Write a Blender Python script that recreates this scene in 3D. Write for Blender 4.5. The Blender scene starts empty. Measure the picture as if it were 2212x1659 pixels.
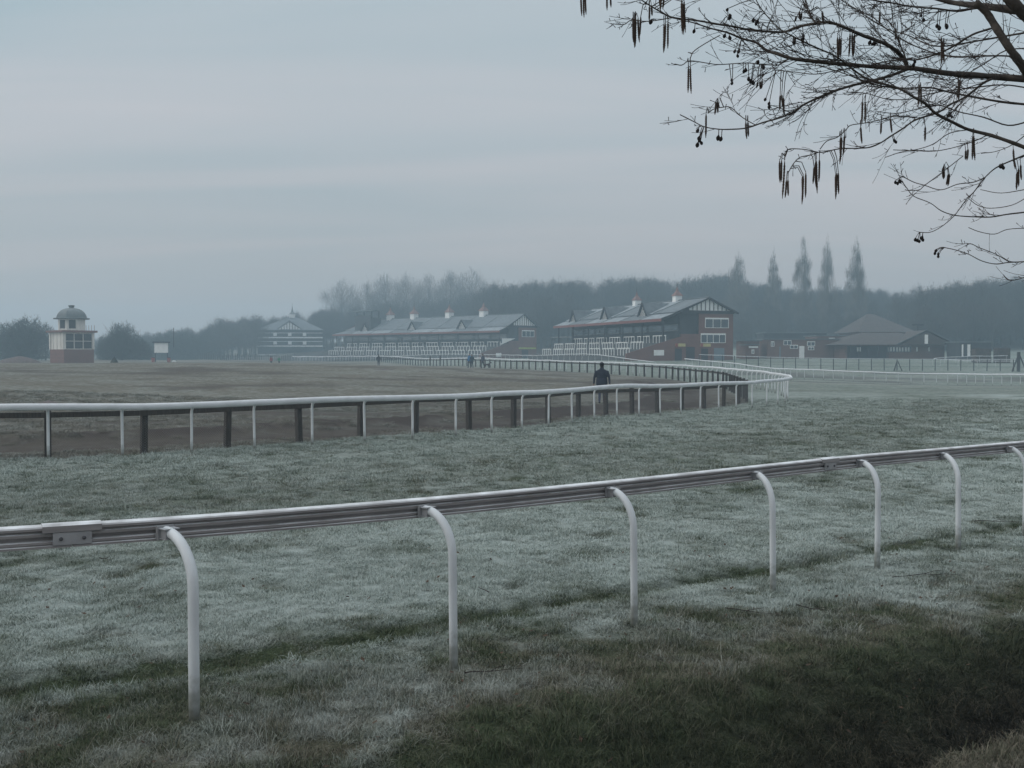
import bpy, bmesh, math, random
import numpy as np
from mathutils import Vector, Matrix

random.seed(7)
rng = np.random.default_rng(11)
R = math.radians
scene = bpy.context.scene
COL = scene.collection

# ------------------------------------------------------------------ camera
HAZE = 0.0019
EYE = 2.15
FPX = 2237.0            # focal length in pixels of a 2212 x 1659 frame
PITCH = math.atan(64.5 / FPX)
cam_d = bpy.data.cameras.new('camera')
cam = bpy.data.objects.new('camera', cam_d)
COL.objects.link(cam)
cam.location = (0, 0, EYE)
cam.rotation_euler = (R(90) - PITCH, 0, 0)
cam_d.sensor_width = 36.0
cam_d.lens = 36.0 * FPX / 2212.0
cam_d.clip_start = 0.05
cam_d.clip_end = 5000
scene.camera = cam

# ------------------------------------------------------------------ sky and sun
SUN_EL, SUN_AZ = R(28), R(-95)       # azimuth from +Y towards +X
world = bpy.data.worlds.new('World')
scene.world = world
world.use_nodes = True
nt = world.node_tree
for n in list(nt.nodes):
    nt.nodes.remove(n)
def wn(t, **k):
    n = nt.nodes.new(t)
    for a, b in k.items():
        setattr(n, a, b)
    return n
out = wn('ShaderNodeOutputWorld'); bg = wn('ShaderNodeBackground')
bg.inputs['Strength'].default_value = 0.1
sky = wn('ShaderNodeTexSky', sky_type='NISHITA', sun_disc=False, sun_elevation=SUN_EL, sun_rotation=SUN_AZ,
         altitude=60, air_density=1.0, dust_density=2.0, ozone_density=1.5)
tc = wn('ShaderNodeTexCoord')
sep = wn('ShaderNodeSeparateXYZ'); nt.links.new(tc.outputs['Generated'], sep.inputs[0])
mx = wn('ShaderNodeMath', operation='MAXIMUM'); nt.links.new(sep.outputs['Z'], mx.inputs[0]); mx.inputs[1].default_value = 0.0
ad = wn('ShaderNodeMath', operation='ADD'); nt.links.new(mx.outputs[0], ad.inputs[0]); ad.inputs[1].default_value = 0.16
dx = wn('ShaderNodeMath', operation='DIVIDE'); nt.links.new(sep.outputs['X'], dx.inputs[0]); nt.links.new(ad.outputs[0], dx.inputs[1])
dy = wn('ShaderNodeMath', operation='DIVIDE'); nt.links.new(sep.outputs['Y'], dy.inputs[0]); nt.links.new(ad.outputs[0], dy.inputs[1])
cmb = wn('ShaderNodeCombineXYZ'); nt.links.new(dx.outputs[0], cmb.inputs[0]); nt.links.new(dy.outputs[0], cmb.inputs[1])
mp = wn('ShaderNodeMapping'); mp.inputs['Scale'].default_value = (0.45, 1.9, 1.0); mp.inputs['Rotation'].default_value = (0, 0, R(7))
mp.inputs['Location'].default_value = (3.1, 0.7, 0.0)
nt.links.new(cmb.outputs[0], mp.inputs[0])
no = wn('ShaderNodeTexNoise'); no.inputs['Scale'].default_value = 0.9; no.inputs['Detail'].default_value = 5
no.inputs['Roughness'].default_value = 0.42; no.inputs['Distortion'].default_value = 0.9
nt.links.new(mp.outputs[0], no.inputs['Vector'])
rmp = wn('ShaderNodeValToRGB')
e = rmp.color_ramp.elements
e[0].position = 0.31; e[0].color = (2.98, 3.62, 3.86, 1)
e[1].position = 0.69; e[1].color = (4.52, 4.38, 4.46, 1)
nt.links.new(no.outputs['Fac'], rmp.inputs[0])
# the deck of cloud turns lilac towards the horizon all round
lil = wn('ShaderNodeMapRange'); lil.inputs[1].default_value = 0.02; lil.inputs[2].default_value = 0.20; lil.inputs[3].default_value = 0.75; lil.inputs[4].default_value = 0.0
nt.links.new(mx.outputs[0], lil.inputs[0])
lmx = wn('ShaderNodeMix', data_type='RGBA'); nt.links.new(lil.outputs[0], lmx.inputs[0]); nt.links.new(rmp.outputs[0], lmx.inputs[6]); lmx.inputs[7].default_value = (5.05, 4.20, 4.08, 1)
mixs = wn('ShaderNodeMix', data_type='RGBA'); mixs.inputs[0].default_value = 0.88
nt.links.new(sky.outputs[0], mixs.inputs[6]); nt.links.new(lmx.outputs[2], mixs.inputs[7])
# an overcast sky is brighter overhead than low down (standard overcast distribution, softened)
gr = wn('ShaderNodeMath', operation='MULTIPLY_ADD'); nt.links.new(mx.outputs[0], gr.inputs[0]); gr.inputs[1].default_value = 0.85; gr.inputs[2].default_value = 0.90
gm_ = wn('ShaderNodeVectorMath', operation='SCALE'); nt.links.new(mixs.outputs[2], gm_.inputs[0]); nt.links.new(gr.outputs[0], gm_.inputs['Scale'])
nt.links.new(gm_.outputs[0], bg.inputs['Color']); nt.links.new(bg.outputs[0], out.inputs[0])

sd = bpy.data.lights.new('sun', 'SUN'); sun = bpy.data.objects.new('sun', sd); COL.objects.link(sun)
sd.energy = 0.9; sd.angle = R(60); sd.color = (1.0, 0.96, 0.91)
sdir = Vector((math.sin(SUN_AZ) * math.cos(SUN_EL), math.cos(SUN_AZ) * math.cos(SUN_EL), math.sin(SUN_EL)))
sun.rotation_euler = (-sdir).to_track_quat('-Z', 'Y').to_euler()

scene.view_settings.view_transform = 'Standard'
scene.view_settings.look = 'None'
scene.view_settings.exposure = 0.34
scene.view_settings.gamma = 1.0
scene.view_settings.use_curve_mapping = False
scene.render.engine = 'CYCLES'
scene.cycles.use_denoising = True
scene.cycles.max_bounces = 6
scene.cycles.diffuse_bounces = 3
scene.cycles.transparent_max_bounces = 12
scene.cycles.volume_bounces = 4

# ------------------------------------------------------------------ helpers
def pix(x, y, Y):
    """point at depth Y seen at (x, y) of the 2212 x 1659 frame"""
    u = (x - 1106.0) / FPX; v = (829.5 - y) / FPX
    c, s = math.cos(PITCH), math.sin(PITCH)
    d = Vector((u, c + s * v, -s + c * v))
    return Vector((0, 0, EYE)) + d * (Y / d.y)
def grd(x, y, z=0.0):
    """point on the level z seen at (x, y)"""
    u = (x - 1106.0) / FPX; v = (829.5 - y) / FPX
    c, s = math.cos(PITCH), math.sin(PITCH)
    d = Vector((u, c + s * v, -s + c * v))
    return Vector((0, 0, EYE)) + d * ((z - EYE) / d.z)

def tag(o, label=None, cat=None, group=None, kind=None):
    if label: o['label'] = label
    if cat: o['category'] = cat
    if group: o['group'] = group
    if kind: o['kind'] = kind
    return o
def empty(name, loc=(0, 0, 0), rz=0.0, label=None, cat=None, group=None):
    o = bpy.data.objects.new(name, None); COL.objects.link(o)
    o.empty_display_size = 0.2
    o.location = loc; o.rotation_euler = (0, 0, rz)
    return tag(o, label, cat, group)
def inst(name, mesh, parent=None, loc=(0, 0, 0), rot=(0, 0, 0), sc=None):
    o = bpy.data.objects.new(name, mesh); COL.objects.link(o)
    o.parent = parent; o.location = loc; o.rotation_euler = rot
    if sc is not None:
        o.scale = sc if hasattr(sc, '__len__') else (sc, sc, sc)
    return o

class MB:
    def __init__(self):
        self.v = []; self.f = []
    def quad(self, a, b, c, d):
        n = len(self.v); self.v += [tuple(a), tuple(b), tuple(c), tuple(d)]; self.f.append((n, n+1, n+2, n+3)); return self
    def poly(self, pts):
        n = len(self.v); self.v += [tuple(p) for p in pts]; self.f.append(tuple(range(n, n+len(pts)))); return self
    def box(self, x0, x1, y0, y1, z0, z1):
        n = len(self.v)
        self.v += [(x0,y0,z0),(x1,y0,z0),(x1,y1,z0),(x0,y1,z0),(x0,y0,z1),(x1,y0,z1),(x1,y1,z1),(x0,y1,z1)]
        for q in ((0,3,2,1),(4,5,6,7),(0,1,5,4),(1,2,6,5),(2,3,7,6),(3,0,4,7)):
            self.f.append(tuple(n+i for i in q))
        return self
    def bar(self, a, b, w, h, up=(0, 0, 1)):
        """box beam from a to b, w wide, h high"""
        a = Vector(a); b = Vector(b); t = (b - a).normalized(); u = Vector(up)
        s = t.cross(u)
        if s.length < 1e-6: s = t.cross(Vector((0, 1, 0)))
        s.normalize(); u = s.cross(t).normalized()
        n = len(self.v)
        for p in (a, b):
            for (i, j) in ((-1,-1),(1,-1),(1,1),(-1,1)):
                self.v.append(tuple(p + s*(i*w/2) + u*(j*h/2)))
        for q in ((0,1,2,3),(7,6,5,4),(0,4,5,1),(1,5,6,2),(2,6,7,3),(3,7,4,0)):
            self.f.append(tuple(n+i for i in q))
        return self
    def tube(self, pts, rad, sides=6, cap=True, oval=1.0):
        pts = [Vector(p) for p in pts]
        if not hasattr(rad, '__len__'): rad = [rad] * len(pts)
        n0 = len(self.v); N = len(pts)
        ref = None
        for i, p in enumerate(pts):
            t = (pts[min(i+1, N-1)] - pts[max(i-1, 0)])
            t = t.normalized() if t.length > 1e-9 else Vector((0, 0, 1))
            if ref is None:
                ref = Vector((0, 0, 1)) if abs(t.z) < 0.9 else Vector((1, 0, 0))
            s = t.cross(ref)
            if s.length < 1e-5: s = t.cross(Vector((0.3, 0.8, 0.5)))
            s.normalize(); u = s.cross(t).normalized(); ref = u
            for k in range(sides):
                a = 2 * math.pi * k / sides
                self.v.append(tuple(p + s * (rad[i] * math.cos(a)) + u * (rad[i] * oval * math.sin(a))))
        for i in range(N - 1):
            for k in range(sides):
                a = n0 + i*sides + k; b = n0 + i*sides + (k+1) % sides
                self.f.append((a, b, b + sides, a + sides))
        if cap and sides > 2:
            self.f.append(tuple(n0 + k for k in reversed(range(sides))))
            self.f.append(tuple(n0 + (N-1)*sides + k for k in range(sides)))
        return self
    def sweep(self, prof, pts, ups=None, close=True):
        """profile (p, z) swept along horizontal polyline pts; p to the right of travel"""
        pts = [Vector(p) for p in pts]; N = len(pts); m = len(prof); n0 = len(self.v)
        for i, p in enumerate(pts):
            t = pts[min(i+1, N-1)] - pts[max(i-1, 0)]; t.z = 0; t.normalize()
            s = Vector((t.y, -t.x, 0))
            for (a, z) in prof:
                self.v.append(tuple(p + s*a + Vector((0, 0, z))))
        for i in range(N-1):
            for k in range(m):
                a = n0 + i*m + k; b = n0 + i*m + (k+1) % m
                self.f.append((a, a+m, b+m, b))
        if close:
            self.f.append(tuple(n0 + k for k in range(m)))
            self.f.append(tuple(n0 + (N-1)*m + k for k in reversed(range(m))))
        return self
    def lathe(self, prof, sides=16, c=(0, 0, 0)):
        n0 = len(self.v); m = len(prof)
        for (r, z) in prof:
            for k in range(sides):
                a = 2*math.pi*k/sides
                self.v.append((c[0] + r*math.cos(a), c[1] + r*math.sin(a), c[2] + z))
        for i in range(m-1):
            for k in range(sides):
                a = n0+i*sides+k; b = n0+i*sides+(k+1) % sides
                self.f.append((a, b, b+sides, a+sides))
        self.f.append(tuple(n0+k for k in reversed(range(sides))))
        self.f.append(tuple(n0+(m-1)*sides+k for k in range(sides)))
        return self
    def mesh(self, name, mat, smooth=False):
        me = bpy.data.meshes.new(name)
        me.from_pydata(self.v, [], self.f); me.update()
        if mat: me.materials.append(mat)
        if smooth:
            me.polygons.foreach_set('use_smooth', [True]*len(me.polygons))
        return me
    def build(self, name, mat, parent=None, smooth=False, loc=(0, 0, 0)):
        return inst(name, self.mesh(name, mat, smooth), parent, loc)

# ------------------------------------------------------------------ numeric noise (for terrain and frost zones)
_perm = rng.permutation(512).astype(np.int64)
_val = rng.random(512)
def vnoise(x, y, seed=0):
    x = np.asarray(x, float); y = np.asarray(y, float)
    xi = np.floor(x).astype(np.int64); yi = np.floor(y).astype(np.int64)
    fx = x - xi; fy = y - yi; fx = fx*fx*(3-2*fx); fy = fy*fy*(3-2*fy)
    def h(i, j): return _val[_perm[(_perm[(i + 131*seed) & 511] + j) & 511]]
    return (h(xi, yi)*(1-fx)+h(xi+1, yi)*fx)*(1-fy) + (h(xi, yi+1)*(1-fx)+h(xi+1, yi+1)*fx)*fy
def fbm(x, y, o=4, seed=0, g=0.5):
    s = 0; a = 1; t = 0
    for i in range(o):
        s = s + a*vnoise(x*2**i + 17.3*i, y*2**i - 9.1*i, seed+i); t += a; a *= g
    return s/t
def sst(a, b, x):
    t = np.clip((np.asarray(x, float)-a)/(b-a), 0, 1); return t*t*(3-2*t)
def polydist(x, y, P):
    """distance to polyline and signed side (positive to the right of travel)"""
    x = np.asarray(x, float); y = np.asarray(y, float)
    best = np.full(x.shape, 1e9); side = np.zeros(x.shape)
    for (a, b) in zip(P[:-1], P[1:]):
        ax, ay, bx, by = a[0], a[1], b[0], b[1]
        L2 = (bx-ax)**2+(by-ay)**2
        t = np.clip(((x-ax)*(bx-ax)+(y-ay)*(by-ay))/L2, 0, 1)
        d = np.hypot(x-(ax+t*(bx-ax)), y-(ay+t*(by-ay)))
        s = (x-ax)*(by-ay)-(y-ay)*(bx-ax)
        m = d < best
        best = np.where(m, d, best); side = np.where(m, np.sign(s), side)
    return best, side

# ------------------------------------------------------------------ materials
def mat_new(name):
    m = bpy.data.materials.new(name); m.use_nodes = True
    n = m.node_tree.nodes; b = n['Principled BSDF']
    return m, m.node_tree, b
def simple(name, col, rough=0.7, var=0.15, scale=6.0, metal=0.0, bump=0.0, frost=0.0, detail=4, spec=0.3, stretch=None, fcol=(0.62, 0.68, 0.72)):
    """procedural paint or stuff: base colour varied by noise, optional frost lying on upward faces"""
    m, t, b = mat_new(name)
    tcn = t.nodes.new('ShaderNodeTexCoord')
    nz = t.nodes.new('ShaderNodeTexNoise'); nz.inputs['Scale'].default_value = scale; nz.inputs['Detail'].default_value = detail
    src = tcn.outputs['Object']
    if stretch:
        mpn = t.nodes.new('ShaderNodeMapping'); mpn.inputs['Scale'].default_value = stretch
        t.links.new(src, mpn.inputs[0]); src = mpn.outputs[0]
    t.links.new(src, nz.inputs['Vector'])
    rp = t.nodes.new('ShaderNodeValToRGB')
    el = rp.color_ramp.elements
    el[0].position = 0.3; el[1].position = 0.7
    el[0].color = tuple(c*(1-var) for c in col)+(1,); el[1].color = tuple(min(1, c*(1+var)) for c in col)+(1,)
    t.links.new(nz.outputs['Fac'], rp.inputs[0])
    cur = rp.outputs[0]
    if frost > 0:
        ge = t.nodes.new('ShaderNodeNewGeometry'); sp = t.nodes.new('ShaderNodeSeparateXYZ'); t.links.new(ge.outputs['Normal'], sp.inputs[0])
        mr = t.nodes.new('ShaderNodeMapRange'); mr.inputs[1].default_value = 0.2; mr.inputs[2].default_value = 0.9
        mr.inputs[3].default_value = 0.0; mr.inputs[4].default_value = frost
        t.links.new(sp.outputs['Z'], mr.inputs[0])
        nz2 = t.nodes.new('ShaderNodeTexNoise'); nz2.inputs['Scale'].default_value = scale*2.3; nz2.inputs['Detail'].default_value = 5
        t.links.new(tcn.outputs['Object'], nz2.inputs['Vector'])
        mu = t.nodes.new('ShaderNodeMath'); mu.operation = 'MULTIPLY'; t.links.new(mr.outputs[0], mu.inputs[0])
        mr2 = t.nodes.new('ShaderNodeMapRange'); mr2.inputs[1].default_value = 0.3; mr2.inputs[2].default_value = 0.65
        mr2.inputs[3].default_value = 0.35; mr2.inputs[4].default_value = 1.0
        t.links.new(nz2.outputs['Fac'], mr2.inputs[0]); t.links.new(mr2.outputs[0], mu.inputs[1])
        mi = t.nodes.new('ShaderNodeMix'); mi.data_type = 'RGBA'
        t.links.new(mu.outputs[0], mi.inputs[0]); t.links.new(cur, mi.inputs[6]); mi.inputs[7].default_value = fcol+(1,)
        cur = mi.outputs[2]
    t.links.new(cur, b.inputs['Base Color'])
    b.inputs['Roughness'].default_value = rough; b.inputs['Metallic'].default_value = metal
    b.inputs['Specular IOR Level'].default_value = spec
    if bump > 0:
        bm_ = t.nodes.new('ShaderNodeBump'); bm_.inputs['Strength'].default_value = bump; bm_.inputs['Distance'].default_value = 0.02
        t.links.new(nz.outputs['Fac'], bm_.inputs['Height']); t.links.new(bm_.outputs[0], b.inputs['Normal'])
    return m
M = {}
M['rail'] = simple('white_rail_paint', (0.62, 0.64, 0.66), 0.45, 0.10, 3.0, frost=1.0, fcol=(.86, .89, .91))
M['railgrey'] = simple('weathered_white_rail', (0.25, 0.235, 0.235), 0.5, 0.18, 2.5, frost=1.0, bump=0.1, stretch=(1.2, 1.2, 14), fcol=(.88, .91, .93))
M['plate'] = simple('grey_joint_plate', (0.30, 0.30, 0.31), 0.45, 0.12, 9.0, frost=0.4)
M['bolt'] = simple('dull_steel', (0.10, 0.10, 0.11), 0.5, 0.2, 30.0, metal=0.4)
M['post'] = simple('white_post_paint', (0.64, 0.67, 0.69), 0.42, 0.12, 2.2, frost=0.5, stretch=(3, 3, 1), fcol=(.8, .84, .86))
def foot_dirt(m):
    """splashed mud and algae on the lowest hand's breadth of a post"""
    t = m.node_tree; b = t.nodes['Principled BSDF']; src = b.inputs['Base Color'].links[0].from_socket
    tcn = t.nodes.new('ShaderNodeTexCoord'); sp = t.nodes.new('ShaderNodeSeparateXYZ'); t.links.new(tcn.outputs['Object'], sp.inputs[0])
    nz = t.nodes.new('ShaderNodeTexNoise'); nz.inputs['Scale'].default_value = 14; nz.inputs['Detail'].default_value = 6; t.links.new(tcn.outputs['Object'], nz.inputs['Vector'])
    mr = t.nodes.new('ShaderNodeMapRange'); mr.inputs[1].default_value = 0.0; mr.inputs[2].default_value = 0.34; mr.inputs[3].default_value = 0.75; mr.inputs[4].default_value = -0.25; t.links.new(sp.outputs['Z'], mr.inputs[0])
    ad_ = t.nodes.new('ShaderNodeMath'); ad_.operation = 'MULTIPLY_ADD'; t.links.new(nz.outputs['Fac'], ad_.inputs[0]); ad_.inputs[1].default_value = 1.1; t.links.new(mr.outputs[0], ad_.inputs[2])
    mr2 = t.nodes.new('ShaderNodeMapRange'); mr2.inputs[1].default_value = 0.48; mr2.inputs[2].default_value = 1.15; mr2.inputs[4].default_value = 0.8; t.links.new(ad_.outputs[0], mr2.inputs[0])
    mi = t.nodes.new('ShaderNodeMix'); mi.data_type = 'RGBA'; t.links.new(mr2.outputs[0], mi.inputs[0]); t.links.new(src, mi.inputs[6]); mi.inputs[7].default_value = (0.15, 0.155, 0.12, 1)
    t.links.new(mi.outputs[2], b.inputs['Base Color'])
foot_dirt(M['post'])
M['wood'] = simple('dark_wet_timber', (0.050, 0.042, 0.036), 0.85, 0.45, 5.0, bump=0.5, frost=0.25, stretch=(9, 9, 1.2))
M['wire'] = simple('galvanised_wire', (0.16, 0.16, 0.165), 0.6, 0.1, 10, metal=0.3)
M['fencepost'] = simple('dark_iron_post', (0.05, 0.05, 0.05), 0.8, 0.2, 5)
M['frostwire'] = simple('frosted_wire', (0.50, 0.52, 0.53), 0.7, 0.2, 5, frost=0.8)
def brick_mat(name, c1, c2, mort, sc=4.0):
    m, t, b = mat_new(name)
    tcn = t.nodes.new('ShaderNodeTexCoord'); ge = t.nodes.new('ShaderNodeNewGeometry')
    br = t.nodes.new('ShaderNodeTexBrick'); br.inputs['Scale'].default_value = sc
    br.inputs['Color1'].default_value = c1+(1,); br.inputs['Color2'].default_value = c2+(1,); br.inputs['Mortar'].default_value = mort+(1,)
    br.inputs['Mortar Size'].default_value = 0.03
    mpn = t.nodes.new('ShaderNodeMapping'); mpn.inputs['Rotation'].default_value = (R(90), 0, 0)
    t.links.new(tcn.outputs['Object'], mpn.inputs[0]); t.links.new(mpn.outputs[0], br.inputs['Vector'])
    nz = t.nodes.new('ShaderNodeTexNoise'); nz.inputs['Scale'].default_value = 0.6; nz.inputs['Detail'].default_value = 5
    t.links.new(tcn.outputs['Object'], nz.inputs['Vector'])
    mr = t.nodes.new('ShaderNodeMapRange'); mr.inputs[3].default_value = 0.65; mr.inputs[4].default_value = 1.3
    t.links.new(nz.outputs['Fac'], mr.inputs[0])
    mi = t.nodes.new('ShaderNodeMix'); mi.data_type = 'RGBA'; mi.blend_type = 'MULTIPLY'; mi.inputs[0].default_value = 1
    t.links.new(br.outputs[0], mi.inputs[6]); t.links.new(mr.outputs[0], mi.inputs[7])
    t.links.new(mi.outputs[2], b.inputs['Base Color']); b.inputs['Roughness'].default_value = 0.9
    return m
M['brick'] = brick_mat('red_brick', (0.20, 0.075, 0.055), (0.15, 0.058, 0.046), (0.16, 0.12, 0.10))
M['brick2'] = brick_mat('brown_brick', (0.19, 0.085, 0.065), (0.14, 0.065, 0.05), (0.15, 0.12, 0.10))
M['slate'] = simple('frosted_slate', (0.085, 0.10, 0.11), 0.75, 0.3, 0.8, frost=0.20)
M['slatefrost'] = simple('heavily_frosted_slate', (0.13, 0.15, 0.16), 0.75, 0.25, 0.5, frost=0.42)
M['tileroof'] = simple('brown_tile_roof', (0.070, 0.055, 0.050), 0.9, 0.2, 1.2, frost=0.05)
M['redtile'] = simple('red_tile', (0.21, 0.115, 0.10), 0.8, 0.2, 2, frost=0.1)
M['timber'] = simple('black_timber', (0.03, 0.03, 0.033), 0.8, 0.2, 3)
M['darkwall'] = simple('dark_cladding', (0.045, 0.05, 0.055), 0.8, 0.25, 0.7)
M['white'] = simple('white_panel', (0.80, 0.81, 0.79), 0.6, 0.08, 1.5)
M['fascia'] = simple('dull_red_fascia', (0.20, 0.075, 0.065), 0.7, 0.15, 1)
M['concrete'] = simple('cold_concrete', (0.22, 0.23, 0.235), 0.9, 0.2, 1.5, frost=0.35)
M['terrace'] = simple('damp_terrace_concrete', (0.085, 0.088, 0.09), 0.9, 0.25, 1.0, frost=0.10)
M['glass'] = simple('dark_window_glass', (0.05, 0.07, 0.085), 0.12, 0.25, 0.8, spec=0.8)
M['door'] = simple('grey_blue_door', (0.16, 0.20, 0.235), 0.6, 0.1, 1)
M['darkdoor'] = simple('dark_doorway', (0.035, 0.035, 0.04), 0.8, 0.1, 1)
M['yellow'] = simple('pale_yellow_sign', (0.50, 0.45, 0.20), 0.6, 0.1, 2)
M['red'] = simple('red_sign', (0.30, 0.07, 0.055), 0.6, 0.1, 2)
M['greenstrip'] = simple('lime_fascia', (0.38, 0.45, 0.10), 0.6, 0.1, 2)
M['lead'] = simple('grey_lead_dome', (0.10, 0.115, 0.115), 0.6, 0.2, 1.0, frost=0.25)
M['offwhite'] = simple('flaking_white_boards', (0.66, 0.63, 0.58), 0.7, 0.18, 1.2, stretch=(4, 4, 0.6))
M['dirtyred'] = simple('faded_maroon_trim', (0.17, 0.08, 0.065), 0.7, 0.2, 2, frost=0.3)
M['soil'] = simple('bare_soil', (0.085, 0.055, 0.045), 1.0, 0.35, 3.0, bump=0.8, frost=0.15)
M['bark'] = simple('alder_bark', (0.055, 0.047, 0.040), 0.9, 0.4, 30, bump=0.6)
M['twig'] = simple('dark_twig', (0.045, 0.036, 0.033), 0.9, 0.3, 40)
M['catkin'] = simple('purple_brown_catkin', (0.105, 0.072, 0.055), 0.9, 0.5, 180, bump=0.8)
M['cone'] = simple('black_alder_cone', (0.016, 0.013, 0.012), 0.9, 0.4, 120, bump=0.6)
M['fartrunk'] = simple('far_bark', (0.055, 0.050, 0.045), 0.95, 0.3, 1.0)
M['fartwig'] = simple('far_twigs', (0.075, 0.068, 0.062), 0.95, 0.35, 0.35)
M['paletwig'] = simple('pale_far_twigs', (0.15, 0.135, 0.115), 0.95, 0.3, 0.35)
M['evergreen'] = simple('dark_scrub', (0.035, 0.042, 0.036), 0.95, 0.4, 0.6)
M['hedge'] = simple('brown_hedge', (0.07, 0.055, 0.045), 0.95, 0.4, 2.0)
# ------------------------------------------------------------------ layout lines (metres; x right, y away)
def catmull(P, n=8):
    P = [Vector(p) for p in P]; out_ = []
    Q = [P[0]*2-P[1]] + P + [P[-1]*2-P[-2]]
    for i in range(1, len(Q)-2):
        for k in range(n):
            t = k/n
            a, b, c, d = Q[i-1], Q[i], Q[i+1], Q[i+2]
            out_.append(0.5*((2*b)+(c-a)*t+(2*a-5*b+4*c-d)*t*t+(3*b-a-3*c+d)*t**3))
    out_.append(P[-1]); return out_
def resample(P, step):
    P = [Vector(p) for p in P]; L = [0]
    for a, b in zip(P[:-1], P[1:]): L.append(L[-1]+(b-a).length)
    n = max(1, int(round(L[-1]/step))); res = []; j = 0
    for i in range(n+1):
        s = L[-1]*i/n
        while j < len(L)-2 and L[j+1] < s: j += 1
        t = (s-L[j])/max(1e-9, L[j+1]-L[j]); res.append(P[j].lerp(P[j+1], t))
    return res
RING_C = [(-19.5, 19.5), (-13.4, 20.3), (-9.9, 20.9), (-7.3, 22.2), (-5.0, 23.9), (-2.9, 25.7), (-0.95, 27.6), (0.92, 30.2), (2.7, 33.0),
          (4.6, 35.6), (7.0, 38.6), (9.6, 41.8), (11.6, 44.6), (12.9, 47.8), (14.4, 55), (15.4, 65), (15.2, 76), (14.2, 87), (12.0, 96), (8.3, 107),
          (4.2, 117), (-1, 131), (-12, 162), (-23, 194), (-35, 216), (-50, 236)]
RING = [Vector((p.x, p.y, 0)) for p in catmull([(x, y, 0) for x, y in RING_C], 5)]
WOOD_C = [(-19.25, 19.9), (-13.4, 20.7), (-9.8, 21.3), (-7.5, 23.0), (-5.2, 25.2), (-2.8, 28.0), (-0.25, 30.6), (2.4, 34.6), (4.4, 37.6),
          (6.6, 40.6), (8.8, 43.6), (10.4, 46.4), (11.2, 49.5), (12.1, 56), (13.2, 65), (13.2, 75.5), (12.3, 86), (10.2, 94.8), (6.6, 105.6),
          (2.6, 116), (-2.6, 130), (-13.6, 161.4), (-24.6, 195.4)]
WOODL = [Vector((p.x, p.y, 0)) for p in catmull([(x, y, 0) for x, y in WOOD_C], 5)]

_near = [(420, 1560, 0), (980, 1446, -.02), (1370, 1356, -.05), (1670, 1278, -.08), (1895, 1224, -.10), (2070, 1189, -.12), (2212, 1156, -.13)]
_rail = [(345, 1118), (905, 1076), (1310, 1039), (1625, 1006), (1850, 983), (2030, 968), (2168, 956)]
NPOST = [grd(x, y, z) for x, y, z in _near]
NRAIL = [grd(x, y, 1.155+n[2]) for (x, y), n in zip(_rail, _near)]
for L_ in (NPOST, NRAIL):
    L_.append(L_[-1]+(L_[-1]-L_[-2])*1.12); L_.append(L_[-1]+(L_[-1]-L_[-2])*1.1)
    L_.insert(0, L_[0]+(L_[0]-L_[1])+Vector((-.12, .16, 0))); L_.insert(0, L_[0]+(L_[0]-L_[1])+Vector((-.05, .1, 0)))
VEDGE = (Vector((-0.4, 5.76, 0)), Vector((0.512, -0.859, 0)))      # crest of the ditch bank and the way down
FURROW = [grd(x, y, 0) for x, y in ((-400, 1560), (0, 1502), (480, 1437), (900, 1350), (1350, 1265), (1780, 1188), (2212, 1110), (2500, 1075))]

TC = [(-14, 18, 0), (-9.9, 20.9, 0), (-5, 24, 0), (0.9, 30, 0), (5, 36, 0), (11.6, 44.6, 0), (13, 50, 0), (15.4, 65, 0.0), (15.2, 76, 0.05), (14.2, 87, 0.12),
      (12, 96, .18), (8.3, 107, .28), (4.2, 117, .36), (-1, 131, .4), (-12, 162, .3), (-36, 232, .4), (-70, 305, .7),
      (0, 5, 0), (-6, 5, 0), (8, 10, 0), (10, 20, -.02), (20, 30, -.05), (30, 45, -.1), (0, 15, 0), (0, 22, 0), (-10, 12, 0), (25, 62, -.15),
      (29, 120, -.46), (32, 112, -.55), (42, 102, -.85), (43, 84, -.45), (60, 80, -.4), (36, 134, .05), (52, 134, .02), (68, 134, .05), (27, 140, .5),
      (-3, 40, -.15), (4.2, 44.7, -.23), (-9, 30, -.06), (9, 52, -.1), (0, 60, .05), (-12, 60, .3), (-30, 60, .62), (-49, 100, 1.22), (-22, 100, 1.18), (-7, 100, .8), (3, 92, .42), (-30, 30, .3), (-30, 10, .1),
      (-25, 135, .75), (-68, 160, .75), (-90, 200, .9), (-60, 230, .8),
      (16, 148, 1.2), (32, 153, 1.3), (24, 172, 1.2), (8, 190, 1.2), (-8, 223, 1.2), (10, 235, 1.3), (-50, 300, 1.2), (-80, 320, 1.2), (30, 200, 1.6), (50, 175, 1.35), (75, 175, 1.35), (100, 170, 1.4), (70, 150, 0.9),
      (30, 260, 4.5), (60, 240, 3.6), (110, 215, 4.0), (20, 310, 9.0), (70, 310, 10.0), (120, 250, 8.5), (120, 320, 12), (-25, 330, 7.0), (-60, 370, 6.0), (-110, 360, 1.5), (-150, 260, 1.0), (-160, 380, 1.5),
      (170, 200, 5), (180, 330, 12), (0, 420, 12), (120, 420, 15), (-150, 480, 4), (250, 450, 14), (0, 520, 14), (-250, 300, 1), (-200, 100, .6), (-120, 20, .1), (100, 20, -.1), (200, 100, 0), (0, -20, 0), (60, -40, 0), (-60, -40, 0), (-250, -80, 0), (250, -80, 0)]
_tp = np.array(TC, float); _n = len(_tp)
def _U(r2): return np.where(r2 > 1e-9, 0.5*r2*np.log(np.maximum(r2, 1e-9)), 0.0)
_S = 100.0
_px = _tp[:, 0]/_S; _py = _tp[:, 1]/_S
_K = _U((_px[:, None]-_px[None])**2+(_py[:, None]-_py[None])**2) + np.eye(_n)*0.002
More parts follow.
